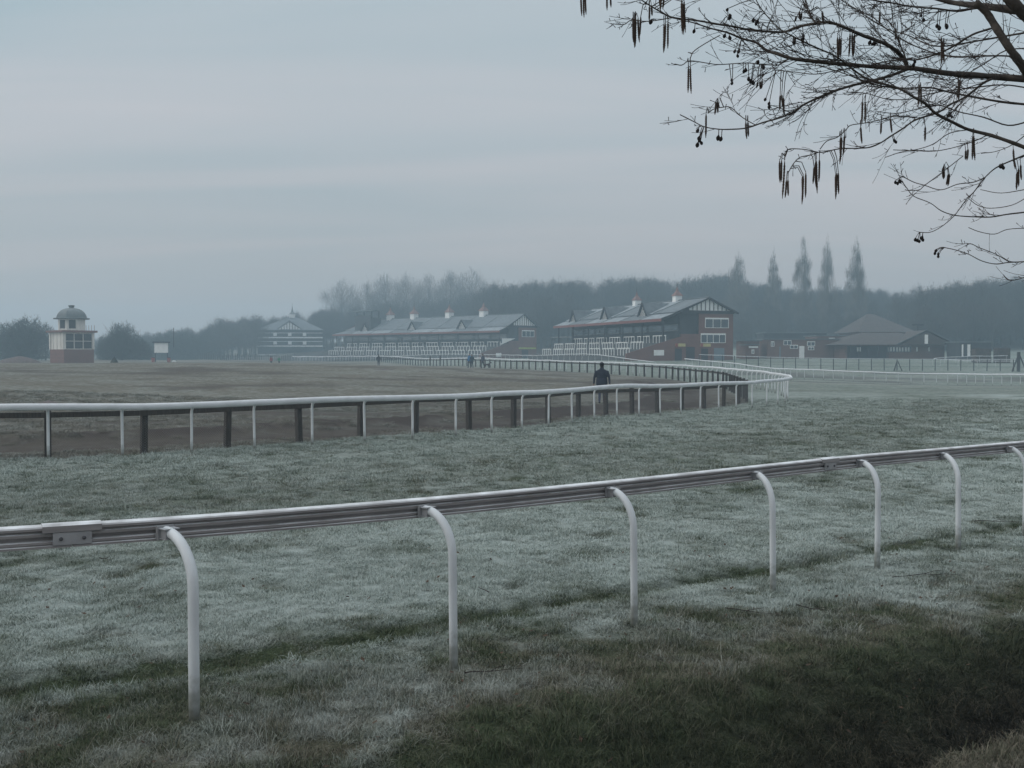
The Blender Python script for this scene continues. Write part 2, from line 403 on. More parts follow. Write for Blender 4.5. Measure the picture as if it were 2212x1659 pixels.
_Pm = np.stack([np.ones(_n), _px, _py], 1)
_A = np.block([[_K, _Pm], [_Pm.T, np.zeros((3, 3))]])
_W = np.linalg.solve(_A, np.concatenate([_tp[:, 2], np.zeros(3)]))
def terrain(x, y):
    x = np.asarray(x, float); y = np.asarray(y, float)
    sh = x.shape; X = np.clip(x.ravel(), -250, 250)/_S; Y = np.clip(y.ravel(), -80, 520)/_S
    z = _W[_n]+_W[_n+1]*X+_W[_n+2]*Y
    for i in range(_n):
        z = z + _W[i]*_U((X-_px[i])**2+(Y-_py[i])**2)
    z = z.reshape(sh)
    near = 1-sst(24, 34, np.hypot(x, y)); z = z*(1-near*0.95)         # the near track is flat
    # ditch and the raised path the camera stands on
    q = (x-VEDGE[0].x)*VEDGE[1].x+(y-VEDGE[0].y)*VEDGE[1].y
    q = q + (fbm(x*0.9, y*0.9, 3, 5)-0.5)*0.5
    d = -0.62*sst(-0.25, 1.35, q) + 1.12*sst(1.70, 2.62, q)
    z = np.where(y < 40, z + d*(1-sst(14, 30, y)), z)
    z = z - 0.135*sst(-2.6, 6.6, x)*(1-sst(15, 30, y))
    # lumps
    z = z + (fbm(x*0.35, y*0.35, 3, 2)-0.5)*0.10*sst(3, 9, y)
    z = z + (fbm(x*1.7, y*1.7, 3, 3)-0.5)*0.085*(0.5+0.9*sst(-0.8, 0.4, q))
    fd, _ = polydist(x, y, FURROW)
    z = z - 0.03*sst(.66, .74, fbm(x*1.9+40, y*2.3, 3, 41))*(y < 30)
    z = z - 0.05*np.exp(-(fd/0.16)**2) + 0.015*np.exp(-((fd-0.35)/0.2)**2)
    # muddy rut and ridge inside the timber fence
    wd, ws = polydist(x, y, WOODL)
    ins = ws < 0
    z = z + np.where(ins & (y < 70), 0.22*np.exp(-((wd-3.9-1.2*fbm(x*.12, y*.12, 2, 9))/0.55)**2)-0.10*np.exp(-((wd-2.2)/0.9)**2), 0)
    z = z + np.where(ins, (fbm(x*0.12, y*0.45, 4, 4)-0.5)*0.35*sst(3, 12, wd), 0)
    return z
def gz(x, y): return float(terrain(np.array([x]), np.array([y]))[0])

def zones(x, y):
    """frost, dry (straw), mud, wood-floor amounts of the turf, each a patch with its own outline"""
    q = (x-VEDGE[0].x)*VEDGE[1].x+(y-VEDGE[0].y)*VEDGE[1].y + (fbm(x*0.9, y*0.9, 3, 5)-0.5)*0.5
    wd, ws = polydist(x, y, WOODL); rd, rs = polydist(x, y, RING); fd, fs = polydist(x, y, FURROW)
    inside = (ws < 0) & (wd > 0.0)
    n1 = fbm(x*0.22, y*0.40, 4, 1); n2 = fbm(x*1.3, y*1.5, 4, 6); n3 = fbm(x*4.0, y*4.0, 3, 8)
    trackd = np.where(rs > 0, rd, 0)
    amp = 0.16+0.84*sst(6, 14, trackd)
    frost = 0.46 + 0.8*(n1-0.5)*amp + 1.5*(n2-0.5)*amp + 0.7*(n3-0.5)*amp
    frost = frost + 0.50*sst(7.5, 15, trackd)*(1-sst(-2.0, 0.6, q)) + 0.20*(1-sst(2, 8, trackd)) - 0.22*sst(0.25, 0.6, np.where(fs > 0, fd, 0))*sst(-3.2, -1.2, q)
    frost = frost - 0.85*np.exp(-(fd/0.20)**2) - 0.30*np.exp(-((fd-0.3)/0.4)**2)*(n2 > 0.45)
    frost = frost - 0.30*sst(-2.8, 0.0, q) - (0.55+0.45*sst(-0.6, 2.6, x))*sst(-0.6, 1.0, q) + 0.95*sst(2.3, 2.9, q)
    frost = np.where(inside, 0.14+0.35*(n1-0.4), frost)
    frost = np.where((y > 60) & ~inside, 0.45+0.3*(n1-0.5), frost)
    dry = 0.25 + 0.7*(n2-0.45) + 0.25*sst(-2.0, -0.6, q)*(1-0.5*sst(0, 3, x)) - 0.75*sst(-0.5, 0.5, q)
    dry = np.where(q > 2.2, 0.7, dry)
    dry = np.where((fd < 0.3), dry*0.2, dry)
    dry = np.where(inside, 0.85+0.3*(n2-0.5), dry)
    dry = np.where((y > 75) & (y < 140) & ~inside & (x > 20), 0.25+1.3*(fbm(x*0.12, y*0.2, 3, 12)-0.4), dry)
    mud = np.where(inside, 0.75*np.exp(-((wd-2.4)/1.6)**2)+1.1*np.exp(-((wd-3.9-1.2*fbm(x*.12, y*.12, 2, 9))/0.5)**2)*(n2 > 0.42), 0)*(1-sst(60, 90, y))
    mud = mud + np.where(inside, 0.65*sst(0.50, 0.62, fbm(x*0.16, y*0.40, 5, 14)), 0)
    bank = np.where((x > 24) & (y > 84) & (y < 130) & ~inside, sst(.50, .62, fbm(x*0.10, y*0.22, 3, 15)), 0)
    leaf = sst(238, 250, y+0.25*np.abs(x-20)*0) * (x > -70) + sst(200, 215, y)*(x > 85)
    leaf = np.clip(leaf, 0, 1)
    unfrosted_shade = (0.12+0.88*sst(-0.6, 2.6, x))*sst(-0.6, 0.95, q + 0.35*(fbm(x*1.4, y*1.4, 3, 51)-0.5)*2)*(1-0.75*sst(2.1, 2.7, q))  # unfrosted dark ditch grass, with overhead tree shade painted into the same mask
    div = sst(.66, .74, fbm(x*1.9+40, y*2.3, 3, 41))*(q < 0.2)*(y < 30)
    frost = frost - 0.55*div - 0.10*sst(-3.4, -1.8, q)*(q < 2)
    return (np.clip(frost, -0.6, 1), np.clip(dry, 0, 1), np.clip(np.maximum(mud, bank*.6), 0, 1), leaf, unfrosted_shade)

# ------------------------------------------------------------------ ground sheet
def axis(fine, step, far, grow):
    a = [0.0]
    s = step
    while a[-1] < far:
        if a[-1] > fine: s *= grow
        a.append(a[-1]+s)
    return a
xa = axis(7, 0.11, 520, 1.045); xs = np.array([-v for v in reversed(xa[1:])]+xa)
ya = axis(9, 0.10, 640, 1.03); ys = np.concatenate([-np.array(axis(2, 0.5, 150, 1.2)[1:])[::-1]+4.0-0.5, np.array(ya)+4.0])
GX, GY = np.meshgrid(xs, ys)
GZ = terrain(GX, GY)
nx, ny = len(xs), len(ys)
gm = bpy.data.meshes.new('ground')
vco = np.stack([GX.ravel(), GY.ravel(), GZ.ravel()], 1)
idx = np.arange(nx*ny).reshape(ny, nx)
quads = np.stack([idx[:-1, :-1].ravel(), idx[:-1, 1:].ravel(), idx[1:, 1:].ravel(), idx[1:, :-1].ravel()], 1)
gm.vertices.add(len(vco)); gm.vertices.foreach_set('co', vco.astype(np.float32).ravel())
gm.loops.add(quads.size); gm.loops.foreach_set('vertex_index', quads.astype(np.int32).ravel())
gm.polygons.add(len(quads)); gm.polygons.foreach_set('loop_start', np.arange(0, quads.size, 4, dtype=np.int32))
gm.update(calc_edges=True)
gm.polygons.foreach_set('use_smooth', np.ones(len(quads), dtype=bool))
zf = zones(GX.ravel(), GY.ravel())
for nm, arr in zip(('frost', 'dry', 'mud', 'leaf', 'unfrosted_shade'), zf):
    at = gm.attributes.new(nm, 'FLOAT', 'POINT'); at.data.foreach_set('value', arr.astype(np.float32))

def turf_nodes(t, b, atype, blade):
    def att(nm):
        a = t.nodes.new('ShaderNodeAttribute'); a.attribute_name = nm; a.attribute_type = atype; return a.outputs['Fac']
    def mix(f, a, c):
        m = t.nodes.new('ShaderNodeMix'); m.data_type = 'RGBA'
        if hasattr(f, 'is_output'): t.links.new(f, m.inputs[0])
        else: m.inputs[0].default_value = f
        for s, i in ((a, 6), (c, 7)):
            if hasattr(s, 'is_output'): t.links.new(s, m.inputs[i])
            else: m.inputs[i].default_value = s+(1,)
        return m.outputs[2]
    def noise(sc, det=4, vec=None):
        n = t.nodes.new('ShaderNodeTexNoise'); n.inputs['Scale'].default_value = sc; n.inputs['Detail'].default_value = det
        if vec is not None: t.links.new(vec, n.inputs['Vector'])
        return n.outputs['Fac']
    def rng_(f, a, c, lo=0.0, hi=1.0):
        m = t.nodes.new('ShaderNodeMapRange'); t.links.new(f, m.inputs[0])
        for i, v in ((1, a), (2, c), (3, lo), (4, hi)): m.inputs[i].default_value = v
        return m.outputs[0]
    def mth(op, a, c):
        m = t.nodes.new('ShaderNodeMath'); m.operation = op
        for s, i in ((a, 0), (c, 1)):
            if hasattr(s, 'is_output'): t.links.new(s, m.inputs[i])
            else: m.inputs[i].default_value = s
        return m.outputs[0]
    ge = t.nodes.new('ShaderNodeNewGeometry'); pos = ge.outputs['Position']
    if blade:
        oi = t.nodes.new('ShaderNodeObjectInfo'); ab = t.nodes.new('ShaderNodeAttribute'); ab.attribute_name = 'brand'; ab.attribute_type = 'GEOMETRY'
        var = mth('FRACT', mth('ADD', oi.outputs['Random'], mth('MULTIPLY', ab.outputs['Fac'], 3.7)), 0.0)
    else:
        mpn = t.nodes.new('ShaderNodeMapping'); mpn.inputs['Scale'].default_value = (1, 1, 0.3)
        t.links.new(pos, mpn.inputs[0])
        var = rng_(noise(55.0, 3, mpn.outputs[0]), 0.3, 0.7)
    fine = noise(3.2, 5, pos); mid = noise(0.55, 5, pos)
    green = mix(var, (0.046, 0.066, 0.034), (0.098, 0.124, 0.066))
    straw = mix(var, (0.155, 0.135, 0.108), (0.25, 0.222, 0.182))
    dryf = mth('ADD', att('dry'), rng_(fine, 0.3, 0.7, -0.25, 0.25))
    if blade: dryf = mth('ADD', dryf, rng_(var, 0, 1, -0.30, 0.30))
    dc = t.nodes.new('ShaderNodeClamp'); t.links.new(dryf, dc.inputs[0])
    col = mix(dc.outputs[0], green, straw)
    v4 = mth('POWER', var, 3.6)
    col = mix(att('unfrosted_shade'), col, mix(v4, mix(fine, (0.007, 0.007, 0.0055), (0.026, 0.024, 0.018)), (0.125, 0.108, 0.078)))  # near-black tones: bare unfrosted grass plus painted-in shade over the ditch
    ff = mth('ADD', att('frost'), rng_(fine, 0.3, 0.7, -0.18, 0.18))
    ff = mth('ADD', ff, rng_(mid, 0.3, 0.7, -0.12, 0.12))
    if blade:
        hb = t.nodes.new('ShaderNodeAttribute'); hb.attribute_name = 'bh'; hb.attribute_type = 'GEOMETRY'
        ff = mth('MULTIPLY', ff, rng_(hb.outputs['Fac'], 0.0, 0.6, 0.35, 1.15))
        ff = mth('ADD', ff, rng_(var, 0, 1, -0.12, 0.12))
    else:
        ff = mth('ADD', ff, rng_(var, 0, 1, -0.22, 0.12))
    fc = t.nodes.new('ShaderNodeClamp'); t.links.new(ff, fc.inputs[0])
    col = mix(mth('MULTIPLY', fc.outputs[0], 0.88), col, (0.50, 0.57, 0.545))
    if not blade:
        col = mix(att('mud'), col, mix(var, (0.055, 0.042, 0.036), (0.10, 0.078, 0.066)))
        col = mix(att('leaf'), col, mix(var, (0.040, 0.034, 0.028), (0.075, 0.062, 0.050)))
        bp = t.nodes.new('ShaderNodeBump'); bp.inputs['Strength'].default_value = 0.9; bp.inputs['Distance'].default_value = 0.05
        hh = mth('ADD', mth('MULTIPLY', var, 0.5), mth('MULTIPLY', fine, 1.2))
        t.links.new(hh, bp.inputs['Height']); t.links.new(bp.outputs[0], b.inputs['Normal'])
    t.links.new(col, b.inputs['Base Color'])
    b.inputs['Roughness'].default_value = 0.9; b.inputs['Specular IOR Level'].default_value = 0.15
m_, t_, b_ = mat_new('frosted_turf'); turf_nodes(t_, b_, 'GEOMETRY', False); M['turf'] = m_
m_, t_, b_ = mat_new('frosted_grass_blades'); turf_nodes(t_, b_, 'INSTANCER', True); M['blade'] = m_
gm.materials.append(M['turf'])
ground = inst('ground', gm); tag(ground, 'frosted racecourse turf with brown infield and ditch bank', kind='structure')

# ------------------------------------------------------------------ scatter by geometry nodes
def scatter(name, protos, pts, rot, scl, idx_, attrs, mat=None):
    c = bpy.data.collections.new(name+'_kit')
    for i, me in enumerate(protos):
        o = bpy.data.objects.new('%s_kit_%02d' % (name, i), me); c.objects.link(o)
    me = bpy.data.meshes.new(name)
    n = len(pts)
    me.vertices.add(n); me.vertices.foreach_set('co', np.asarray(pts, np.float32).ravel())
    def put(nm, arr, tp='FLOAT', key='value'):
        a = me.attributes.new(nm, tp, 'POINT'); a.data.foreach_set(key, np.asarray(arr).ravel())
    put('rot', np.asarray(rot, np.float32), 'FLOAT_VECTOR', 'vector')
    put('scl', np.asarray(scl, np.float32), 'FLOAT_VECTOR', 'vector')
    put('idx', np.asarray(idx_, np.int32), 'INT')
    for k, v in attrs.items(): put(k, np.asarray(v, np.float32))
    if mat: me.materials.append(mat)
    o = inst(name, me)
    g = bpy.data.node_groups.new(name+'_scatter', 'GeometryNodeTree')
    g.interface.new_socket('Geometry', in_out='INPUT', socket_type='NodeSocketGeometry')
    g.interface.new_socket('Geometry', in_out='OUTPUT', socket_type='NodeSocketGeometry')
    N = g.nodes; L = g.links
    gi = N.new('NodeGroupInput'); go = N.new('NodeGroupOutput')
    ci = N.new('GeometryNodeCollectionInfo'); ci.inputs['Collection'].default_value = c
    ci.inputs['Separate Children'].default_value = True; ci.inputs['Reset Children'].default_value = True
    ip = N.new('GeometryNodeInstanceOnPoints'); ip.inputs['Pick Instance'].default_value = True
    def na(nm, tp):
        a = N.new('GeometryNodeInputNamedAttribute'); a.data_type = tp; a.inputs['Name'].default_value = nm
        return [s for s in a.outputs if s.enabled and s.name == 'Attribute'][0]
    er = N.new('FunctionNodeEulerToRotation')
    L.new(gi.outputs[0], ip.inputs['Points']); L.new(ci.outputs[0], ip.inputs['Instance'])
    L.new(na('idx', 'INT'), ip.inputs['Instance Index'])
    L.new(na('rot', 'FLOAT_VECTOR'), er.inputs[0]); L.new(er.outputs[0], ip.inputs['Rotation'])
    L.new(na('scl', 'FLOAT_VECTOR'), ip.inputs['Scale']); L.new(ip.outputs[0], go.inputs[0])
    md = o.modifiers.new('scatter', 'NODES'); md.node_group = g
    return o

def clump(n, rad, hmin, hmax, wid, lean, curl, seed):
    r = np.random.default_rng(seed); V = []; F = []; BR = []; BH = []
    for i in range(n):
        a = r.uniform(0, 2*np.pi); d = rad*np.sqrt(r.random()); bx, by = d*np.cos(a), d*np.sin(a)
        h = r.uniform(hmin, hmax); az = r.uniform(0, 2*np.pi); ln = lean*r.random()**0.7; w = wid*r.uniform(.6, 1.2)
        sx, sy = -np.sin(az)*w/2, np.cos(az)*w/2; cx, cy = np.cos(az), np.sin(az); rv = r.random(); n0 = len(V)
        segs = 3; px = py = pz = 0.0; ang = ln
        rows = [(0, 0, 0)]
        for s in range(segs):
            st_ = h/segs; px += math.sin(ang)*st_; pz += math.cos(ang)*st_; rows.append((px, pz, (s+1)/segs)); ang += curl*r.uniform(.4, 1.2)
        for (p, z, u) in rows[:-1]:
            k = 1-0.55*u
            V.append((bx+cx*p+sx*k, by+cy*p+sy*k, z-0.004)); V.append((bx+cx*p-sx*k, by+cy*p-sy*k, z-0.004)); BR += [rv, rv]; BH += [u, u]
        p, z, u = rows[-1]; V.append((bx+cx*p, by+cy*p, z)); BR.append(rv); BH.append(1.0)
        for s in range(segs-1):
            F.append((n0+2*s, n0+2*s+1, n0+2*s+3, n0+2*s+2))
        F.append((n0+2*segs-2, n0+2*segs-1, n0+2*segs))
    me = bpy.data.meshes.new('grass_clump'); me.from_pydata(V, [], F); me.update(); me.materials.append(M['blade'])
    for nm, arr in (('brand', BR), ('bh', BH)):
        at = me.attributes.new(nm, 'FLOAT', 'POINT'); at.data.foreach_set('value', np.array(arr, np.float32))
    return me
short = [clump(80, 0.085, 0.016, 0.045, 0.0038, 1.0, 0.5, s) for s in range(5)]
long_ = [clump(60, 0.075, 0.04, 0.105, 0.0042, 0.95, 0.6, 20+s) for s in range(4)]
strand = [clump(8, 0.06, 0.10, 0.24, 0.0030, 0.95, 0.65, 40+s) for s in range(3)]
def spread(y0, y1, dens, margin=1.45):
    wmax = 0.5*margin*y1+2.2
    n = int((y1-y0)*2*wmax*dens); y = rng.uniform(y0, y1, n); x = rng.uniform(-wmax, wmax, n)
    k = np.abs(x) < 0.5*margin*y+2.2
    return x[k], y[k]
PX, PY, PS = [], [], []
for (y0, y1, dens, s) in ((2.6, 7, 260, 1.0), (7, 11, 170, 1.15), (11, 17, 85, 1.5), (17, 27, 36, 2.2), (27, 50, 11, 3.2)):
    x, y = spread(y0, y1, dens); PX.append(x); PY.append(y); PS.append(np.full(len(x), s))
PX = np.concatenate(PX); PY = np.concatenate(PY); PS = np.concatenate(PS)
zz = zones(PX, PY); keep = (zz[2] < 0.55); PX, PY, PS = PX[keep], PY[keep], PS[keep]
zz = zones(PX, PY)
qq = (PX-VEDGE[0].x)*VEDGE[1].x+(PY-VEDGE[0].y)*VEDGE[1].y + (fbm(PX*0.9, PY*0.9, 3, 5)-0.5)*0.5
longp = 0.10*sst(-2.2, -0.9, qq)+0.75*sst(-0.6, 0.5, qq)*(1-sst(2.1, 2.5, qq)) + 0.05*(fbm(PX*.8, PY*.8, 3, 31) > .6)
r1 = rng.random(len(PX))
ids = np.where(r1 < longp, 5+rng.integers(0, 4, len(PX)), rng.integers(0, 5, len(PX)))
st_p = 0.010*sst(-3.5, -1, qq)+0.13*sst(-0.9, 0.3, qq)*(1-sst(2.1, 2.5, qq))
ids = np.where(rng.random(len(PX)) < st_p, 9+rng.integers(0, 3, len(PX)), ids)
hs = PS**0.45*rng.uniform(0.75, 1.35, len(PX))*(0.45+1.15*fbm(PX*1.6, PY*1.6, 3, 22))
PZ = terrain(PX, PY)
rot = np.stack([rng.normal(0, .12, len(PX)), rng.normal(0, .12, len(PX)), rng.uniform(0, 6.28, len(PX))], 1)
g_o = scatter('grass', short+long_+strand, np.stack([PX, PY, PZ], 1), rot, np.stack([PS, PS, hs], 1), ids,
        {'frost': zz[0]-.45*(rng.random(len(PX)) < .09)+rng.normal(0, .10, len(PX)), 'dry': zz[1], 'unfrosted_shade': zz[4]}, M['blade'])
tag(g_o, 'frosted short grass with longer dark tufts on the ditch bank', 'grass', kind='stuff')
_gx = np.linspace(-160, 210, 371); _gy = np.linspace(0, 400, 401)
_cx, _cy = np.meshgrid(_gx, _gy); _gt = terrain(_cx, _cy)
def gz_s(x, y):
    fx = (x-_gx[0])/(_gx[1]-_gx[0]); fy = (y-_gy[0])/(_gy[1]-_gy[0])
    i = int(min(max(fx, 0), len(_gx)-2)); j = int(min(max(fy, 0), len(_gy)-2)); fx -= i; fy -= j
    return float((_gt[j, i]*(1-fx)+_gt[j, i+1]*fx)*(1-fy)+(_gt[j+1, i]*(1-fx)+_gt[j+1, i+1]*fx)*fy)
# ------------------------------------------------------------------ near running rail
def offset_pts(P, d):
    res = []
    for i, p in enumerate(P):
        t = P[min(i+1, len(P)-1)]-P[max(i-1, 0)]; t.z = 0; t.normalize()
        res.append(p+Vector((-t.y, t.x, 0))*d)
    return res
ARM = 0.36
nb = [Vector((p.x, p.y, gz(p.x, p.y))) for p in NPOST]
rail_ctrl = [Vector(p) for p in NRAIL]
rail_line = catmull(rail_ctrl, 12)
nr = empty('running_rail', (nb[2].x, nb[2].y, nb[2].z), 0, 'near white running rail on curved gooseneck posts crossing the foreground', 'rail')
base = Vector(nr.location)
PROF = [(-.050,-.020),(-.040,-.004),(-.02,0),(.034,0),(.050,-.006),(.056,-.016),(.056,-.032),(.040,-.036),(.030,-.040),(.030,-.050),(.046,-.056),(.046,-.076),(.014,-.082),(.014,-.106),(.046,-.112),(.046,-.128),(.036,-.131),(.036,-.137),(.052,-.141),(.052,-.156),(-.048,-.156)]
PROF = [(a, z*.84) for a, z in PROF]
# lengths meet at the joint plates
def near_t(px_):
    best = min(range(len(rail_line)), key=lambda i: abs(1106+FPX*rail_line[i].x/rail_line[i].y-px_) if rail_line[i].y > 0 else 1e9); return best
joints = [near_t(150), near_t(1786)]
def line_at(px_):
    for i in range(len(rail_line)-1):
        a, b = rail_line[i], rail_line[i+1]
        xa_, xb_ = 1106+FPX*a.x/a.y, 1106+FPX*b.x/b.y
        if xa_ <= px_ <= xb_:
            return i, a.lerp(b, (px_-xa_)/(xb_-xa_)), (b-a).normalized()
jd = [line_at(150), line_at(1786)]
segs = [rail_line[:jd[0][0]+1]+[jd[0][1]-jd[0][2]*.004], [jd[0][1]+jd[0][2]*.004]+rail_line[jd[0][0]+1:jd[1][0]+1]+[jd[1][1]-jd[1][2]*.004],
        [jd[1][1]+jd[1][2]*.004]+rail_line[jd[1][0]+1:]]
for sgm in segs:
    MB().sweep(PROF, [p-base for p in sgm]).build('rail_length', M['railgrey'], nr)
bolt_me = MB().lathe([(0.011, 0), (0.011, .008), (0.007, .012)], 8).mesh('bolt', M['bolt'])
for (i, p, t) in jd:
    e_ = t; s_ = Vector((t.y, -t.x, 0))
    m = MB()
    a = p - e_*0.105 + Vector((0, 0, -.079)) + s_*.052; b = p + e_*0.105 + Vector((0, 0, -.079)) + s_*.052
    m.bar(a-base, b-base, .012, .072)
    pl = m.build('joint_plate', M['plate'], nr)
    MB().sweep([(-.052,-.03),(-.046,-.002),(-.02,.006),(.04,.006),(.060,-.004),(.062,-.040),(.057,-.040),(.057,-.012),(-.046,-.012)], [p-e_*.16-base, p+e_*.16-base]).build('cap_sleeve', M['railgrey'], nr)
    for k in (-.062, .062):
        q = p+e_*k+Vector((0, 0, -.079))+s_*.058-base
        bo = inst('bolt', bolt_me, pl, q, (R(90), 0, math.atan2(s_.x, -s_.y)))
# gooseneck post: foot at the origin, arm along +y
def goose(height, arm, rad, bend, sides=12, n=7, below=.15):
    P = [(0, 0, -below), (0, 0, height*.3), (0, 0, height-bend)]
    for k in range(1, n+1):
        a = k/n*math.pi/2
        P.append((0, bend*(1-math.cos(a)), height-bend+bend*math.sin(a)))
    if arm > bend: P.append((0, arm, height))
    return MB().tube(P, rad, sides)
np_me = goose(1.082, .345, .0315, .29, 16, 10).mesh('post', M['post'], True)
br = MB(); br.box(-.028, .028, .250, .312, 1.045, 1.120); br.bar((-.030, .25, 1.118), (.030, .31, 1.124), .07, .006, up=(0, 0, 1))
br_me = MB().box(-.055, .055, .296, .318, 1.035, 1.118).box(-.050, .050, .225, .296, 1.100, 1.106).box(-.045, .045, .228, .296, 1.040, 1.046).box(-.036, .036, .235, .296, 1.048, 1.098).mesh('bracket', M['plate'])
for p, rp in zip(nb, NRAIL):
    v = rp-p; L_ = math.hypot(v.x, v.y); rz = math.atan2(-v.x, v.y)
    po = inst('post', np_me, nr, p-base, (0, 0, rz)); po.location.z = p.z - base.z
    po.scale = (1, (L_-.03)/.345, (rp.z-p.z)/1.155)
    po.rotation_euler.y = R(random.uniform(-.7, .7)); po.rotation_euler.x = R(random.uniform(-.5, .3))
    bk = inst('bracket', br_me, po, (0, 0, 0))
# ------------------------------------------------------------------ far running rail round the bend
def rail_thing(name, line, label, h, arm, arm_side, tube_r, oval, spacing, post_r, start=0, dip=0.02, cut=None, pmat='post', rmat='rail', lines_over=None):
    """gooseneck rail along line; arm_side +1: posts stand to the left of travel and reach right"""
    L = resample(line, 0.8)
    pts = []
    for i, p in enumerate(L):
        pts.append(Vector((p.x, p.y, gz_s(p.x, p.y)+h+dip*math.sin(p.x*.9+p.y*.5))))
    o = empty(name, (L[0].x, L[0].y, pts[0].z-h), 0, label, 'rail')
    b0 = Vector(o.location)
    MB().tube([p-b0-Vector((0, 0, tube_r*oval)) for p in pts], tube_r, 10, oval=oval).build('rail_tube', M[rmat], o, True)
    me = goose(1.0, arm, post_r, min(arm, .26), 8, 5).mesh('post', M[pmat], True)
    PS_ = resample(line, spacing)
    for i, p in enumerate(PS_):
        t = PS_[min(i+1, len(PS_)-1)]-PS_[max(i-1, 0)]; t.z = 0; t.normalize()
        n_ = Vector((-t.y, t.x, 0))*arm_side
        q = p+n_*arm
        z0 = gz_s(q.x, q.y); zt = gz_s(p.x, p.y)+h+dip*math.sin(p.x*.9+p.y*.5)-tube_r*oval*1.5
        po = inst('post', me, o, Vector((q.x, q.y, z0))-b0, (R(random.uniform(-1, 1)), R(random.uniform(-1.2, 1.2)), math.atan2(n_.x, -n_.y)))
        po.scale.z = zt-z0
    return o
rail_thing('running_rail', RING, 'white tubular running rail sweeping round the bend beside the dark timber fence', 1.15, .15, 1, .062, 1.18, 1.45, .030, dip=.008)
OUT_R = [Vector((x, y, 0)) for x, y in ((26, 138), (28.5, 124), (30, 117), (32, 112), (37, 106), (41.5, 102), (42.8, 96), (42, 88))]
OUTR = [Vector((p.x, p.y, 0)) for p in catmull([(24, 146, 0), (27.6, 130, 0), (31.8, 113, 0), (36.5, 106, 0), (42.2, 102.5, 0), (48, 98.5, 0), (54, 92, 0)], 8)]
OUTR = [Vector((p.x, p.y, 0)) for p in catmull([(23, 138, 0), (27.8, 130, 0), (30.4, 115, 0), (33.4, 110, 0), (37.4, 105.5, 0), (42.2, 102.0, 0), (44.5, 94.5, 0), (45.5, 90, 0), (47, 84, 0)], 8)]
rail_thing('running_rail', OUTR, 'white outer running rail in front of the rough brown bank on the right', 1.1, .25, 1, .066, 1.0, 1.2, .028, dip=.02)
dS = Vector((-.319, .948, 0)); nS = Vector((.948, .319, 0))
STR = [Vector((4.2, 117, 0))+nS*16.0+dS*s for s in (6, 40, 80)]+[Vector((-15, 220, 0)), Vector((-31, 240, 0)), Vector((-54, 262, 0))]
rail_thing('running_rail', catmull(STR, 6), 'white running rail along the far straight in front of the grandstands', 1.15, .35, -1, .045, 1.0, 2.4, .020)
# paddock rail by the sheds, far right
PAD = [Vector((x, y, 0)) for x, y in ((66, 136), (60, 138.5), (57.8, 141), (59.5, 144.5), (66, 148), (71.5, 149.5))]
PADL = catmull(PAD, 6)
rail_thing('paddock_rail', PADL, 'small curved white rail looping beside the low sheds at far right', 1.1, .2, 1, .04, 1.0, 2.2, .02)

# ------------------------------------------------------------------ dark timber fence with wire mesh inside the bend
def near_part(P, ymax): return [p for p in P if p.y <= ymax]
wf = empty('timber_fence', (WOODL[0].x, WOODL[0].y, gz_s(WOODL[0].x, WOODL[0].y)), 0, 'dark timber post and rail fence with wire mesh inside the white rail', 'fence')
wb = Vector(wf.location)
wp_base = [grd(x, y, 0) for x, y in ((20, 997), (228, 986), (435, 971), (593, 952), (742, 945), (875, 935), (982, 927), (1087, 921))]
posts = []
W_ALL = resample(WOODL, 1.95)
W_ALL = [p for p in W_ALL]
post_me = MB().box(-.066, .066, -.06, .06, -.2, 1.02).mesh('post', M['wood'])
tall_me = MB().box(-.09, .09, -.09, .09, -.2, 1.5).mesh('post', M['wood'])
tops = []
for i, p in enumerate(W_ALL):
    t = W_ALL[min(i+1, len(W_ALL)-1)]-W_ALL[max(i-1, 0)]
    z = gz_s(p.x, p.y)
    tall = abs(p.y-158) < 1.0 or abs(p.y-152) < 1.0
    po = inst('post', tall_me if tall else post_me, wf, Vector((p.x, p.y, z))-wb, (R(random.uniform(-1.5, 1.5)), R(random.uniform(-1.5, 1.5)), math.atan2(t.y, t.x)))
    po.scale.z = random.uniform(.97, 1.02)
    tops.append(Vector((p.x, p.y, z+.90))-wb)
rails_ = 0
wire = MB(); frost_cap = MB()
for i in range(len(tops)-1):
    a, b = tops[i], tops[i+1]
    t = (b-a).normalized(); s = Vector((t.y, -t.x, 0)).normalized()
    m = MB().bar(a+s*.085-t*.02, b+s*.085+t*.0, .045, .115)
    m.build('top_rail', M['wood'], wf)
    if b.y+wb.y < 62:
        L_ = (b-a).length; h = .80; k = 0.055 if b.y+wb.y < 40 else 0.09
        nW = int(L_/k)
        for j in range(-int(h/k), nW):
            for sg in (1, -1):
                x0 = j*k; x1 = x0+h
                z0_, z1_ = (0, h) if sg > 0 else (h, 0)
                c0 = max(0, -x0)/h; c1 = min(1, (L_-x0)/h)
                if c1 <= c0: continue
                pa = a+t*(x0+h*c0)+Vector((0, 0, -.88+z0_+(z1_-z0_)*c0))+s*.062
                pb = a+t*(x0+h*c1)+Vector((0, 0, -.88+z0_+(z1_-z0_)*c1))+s*.062
                wire.tube([pa, pb], .0022, 3, cap=False)
wo = wire.build('wire_mesh', M['wire'], wf); wo['kind'] = 'stuff'

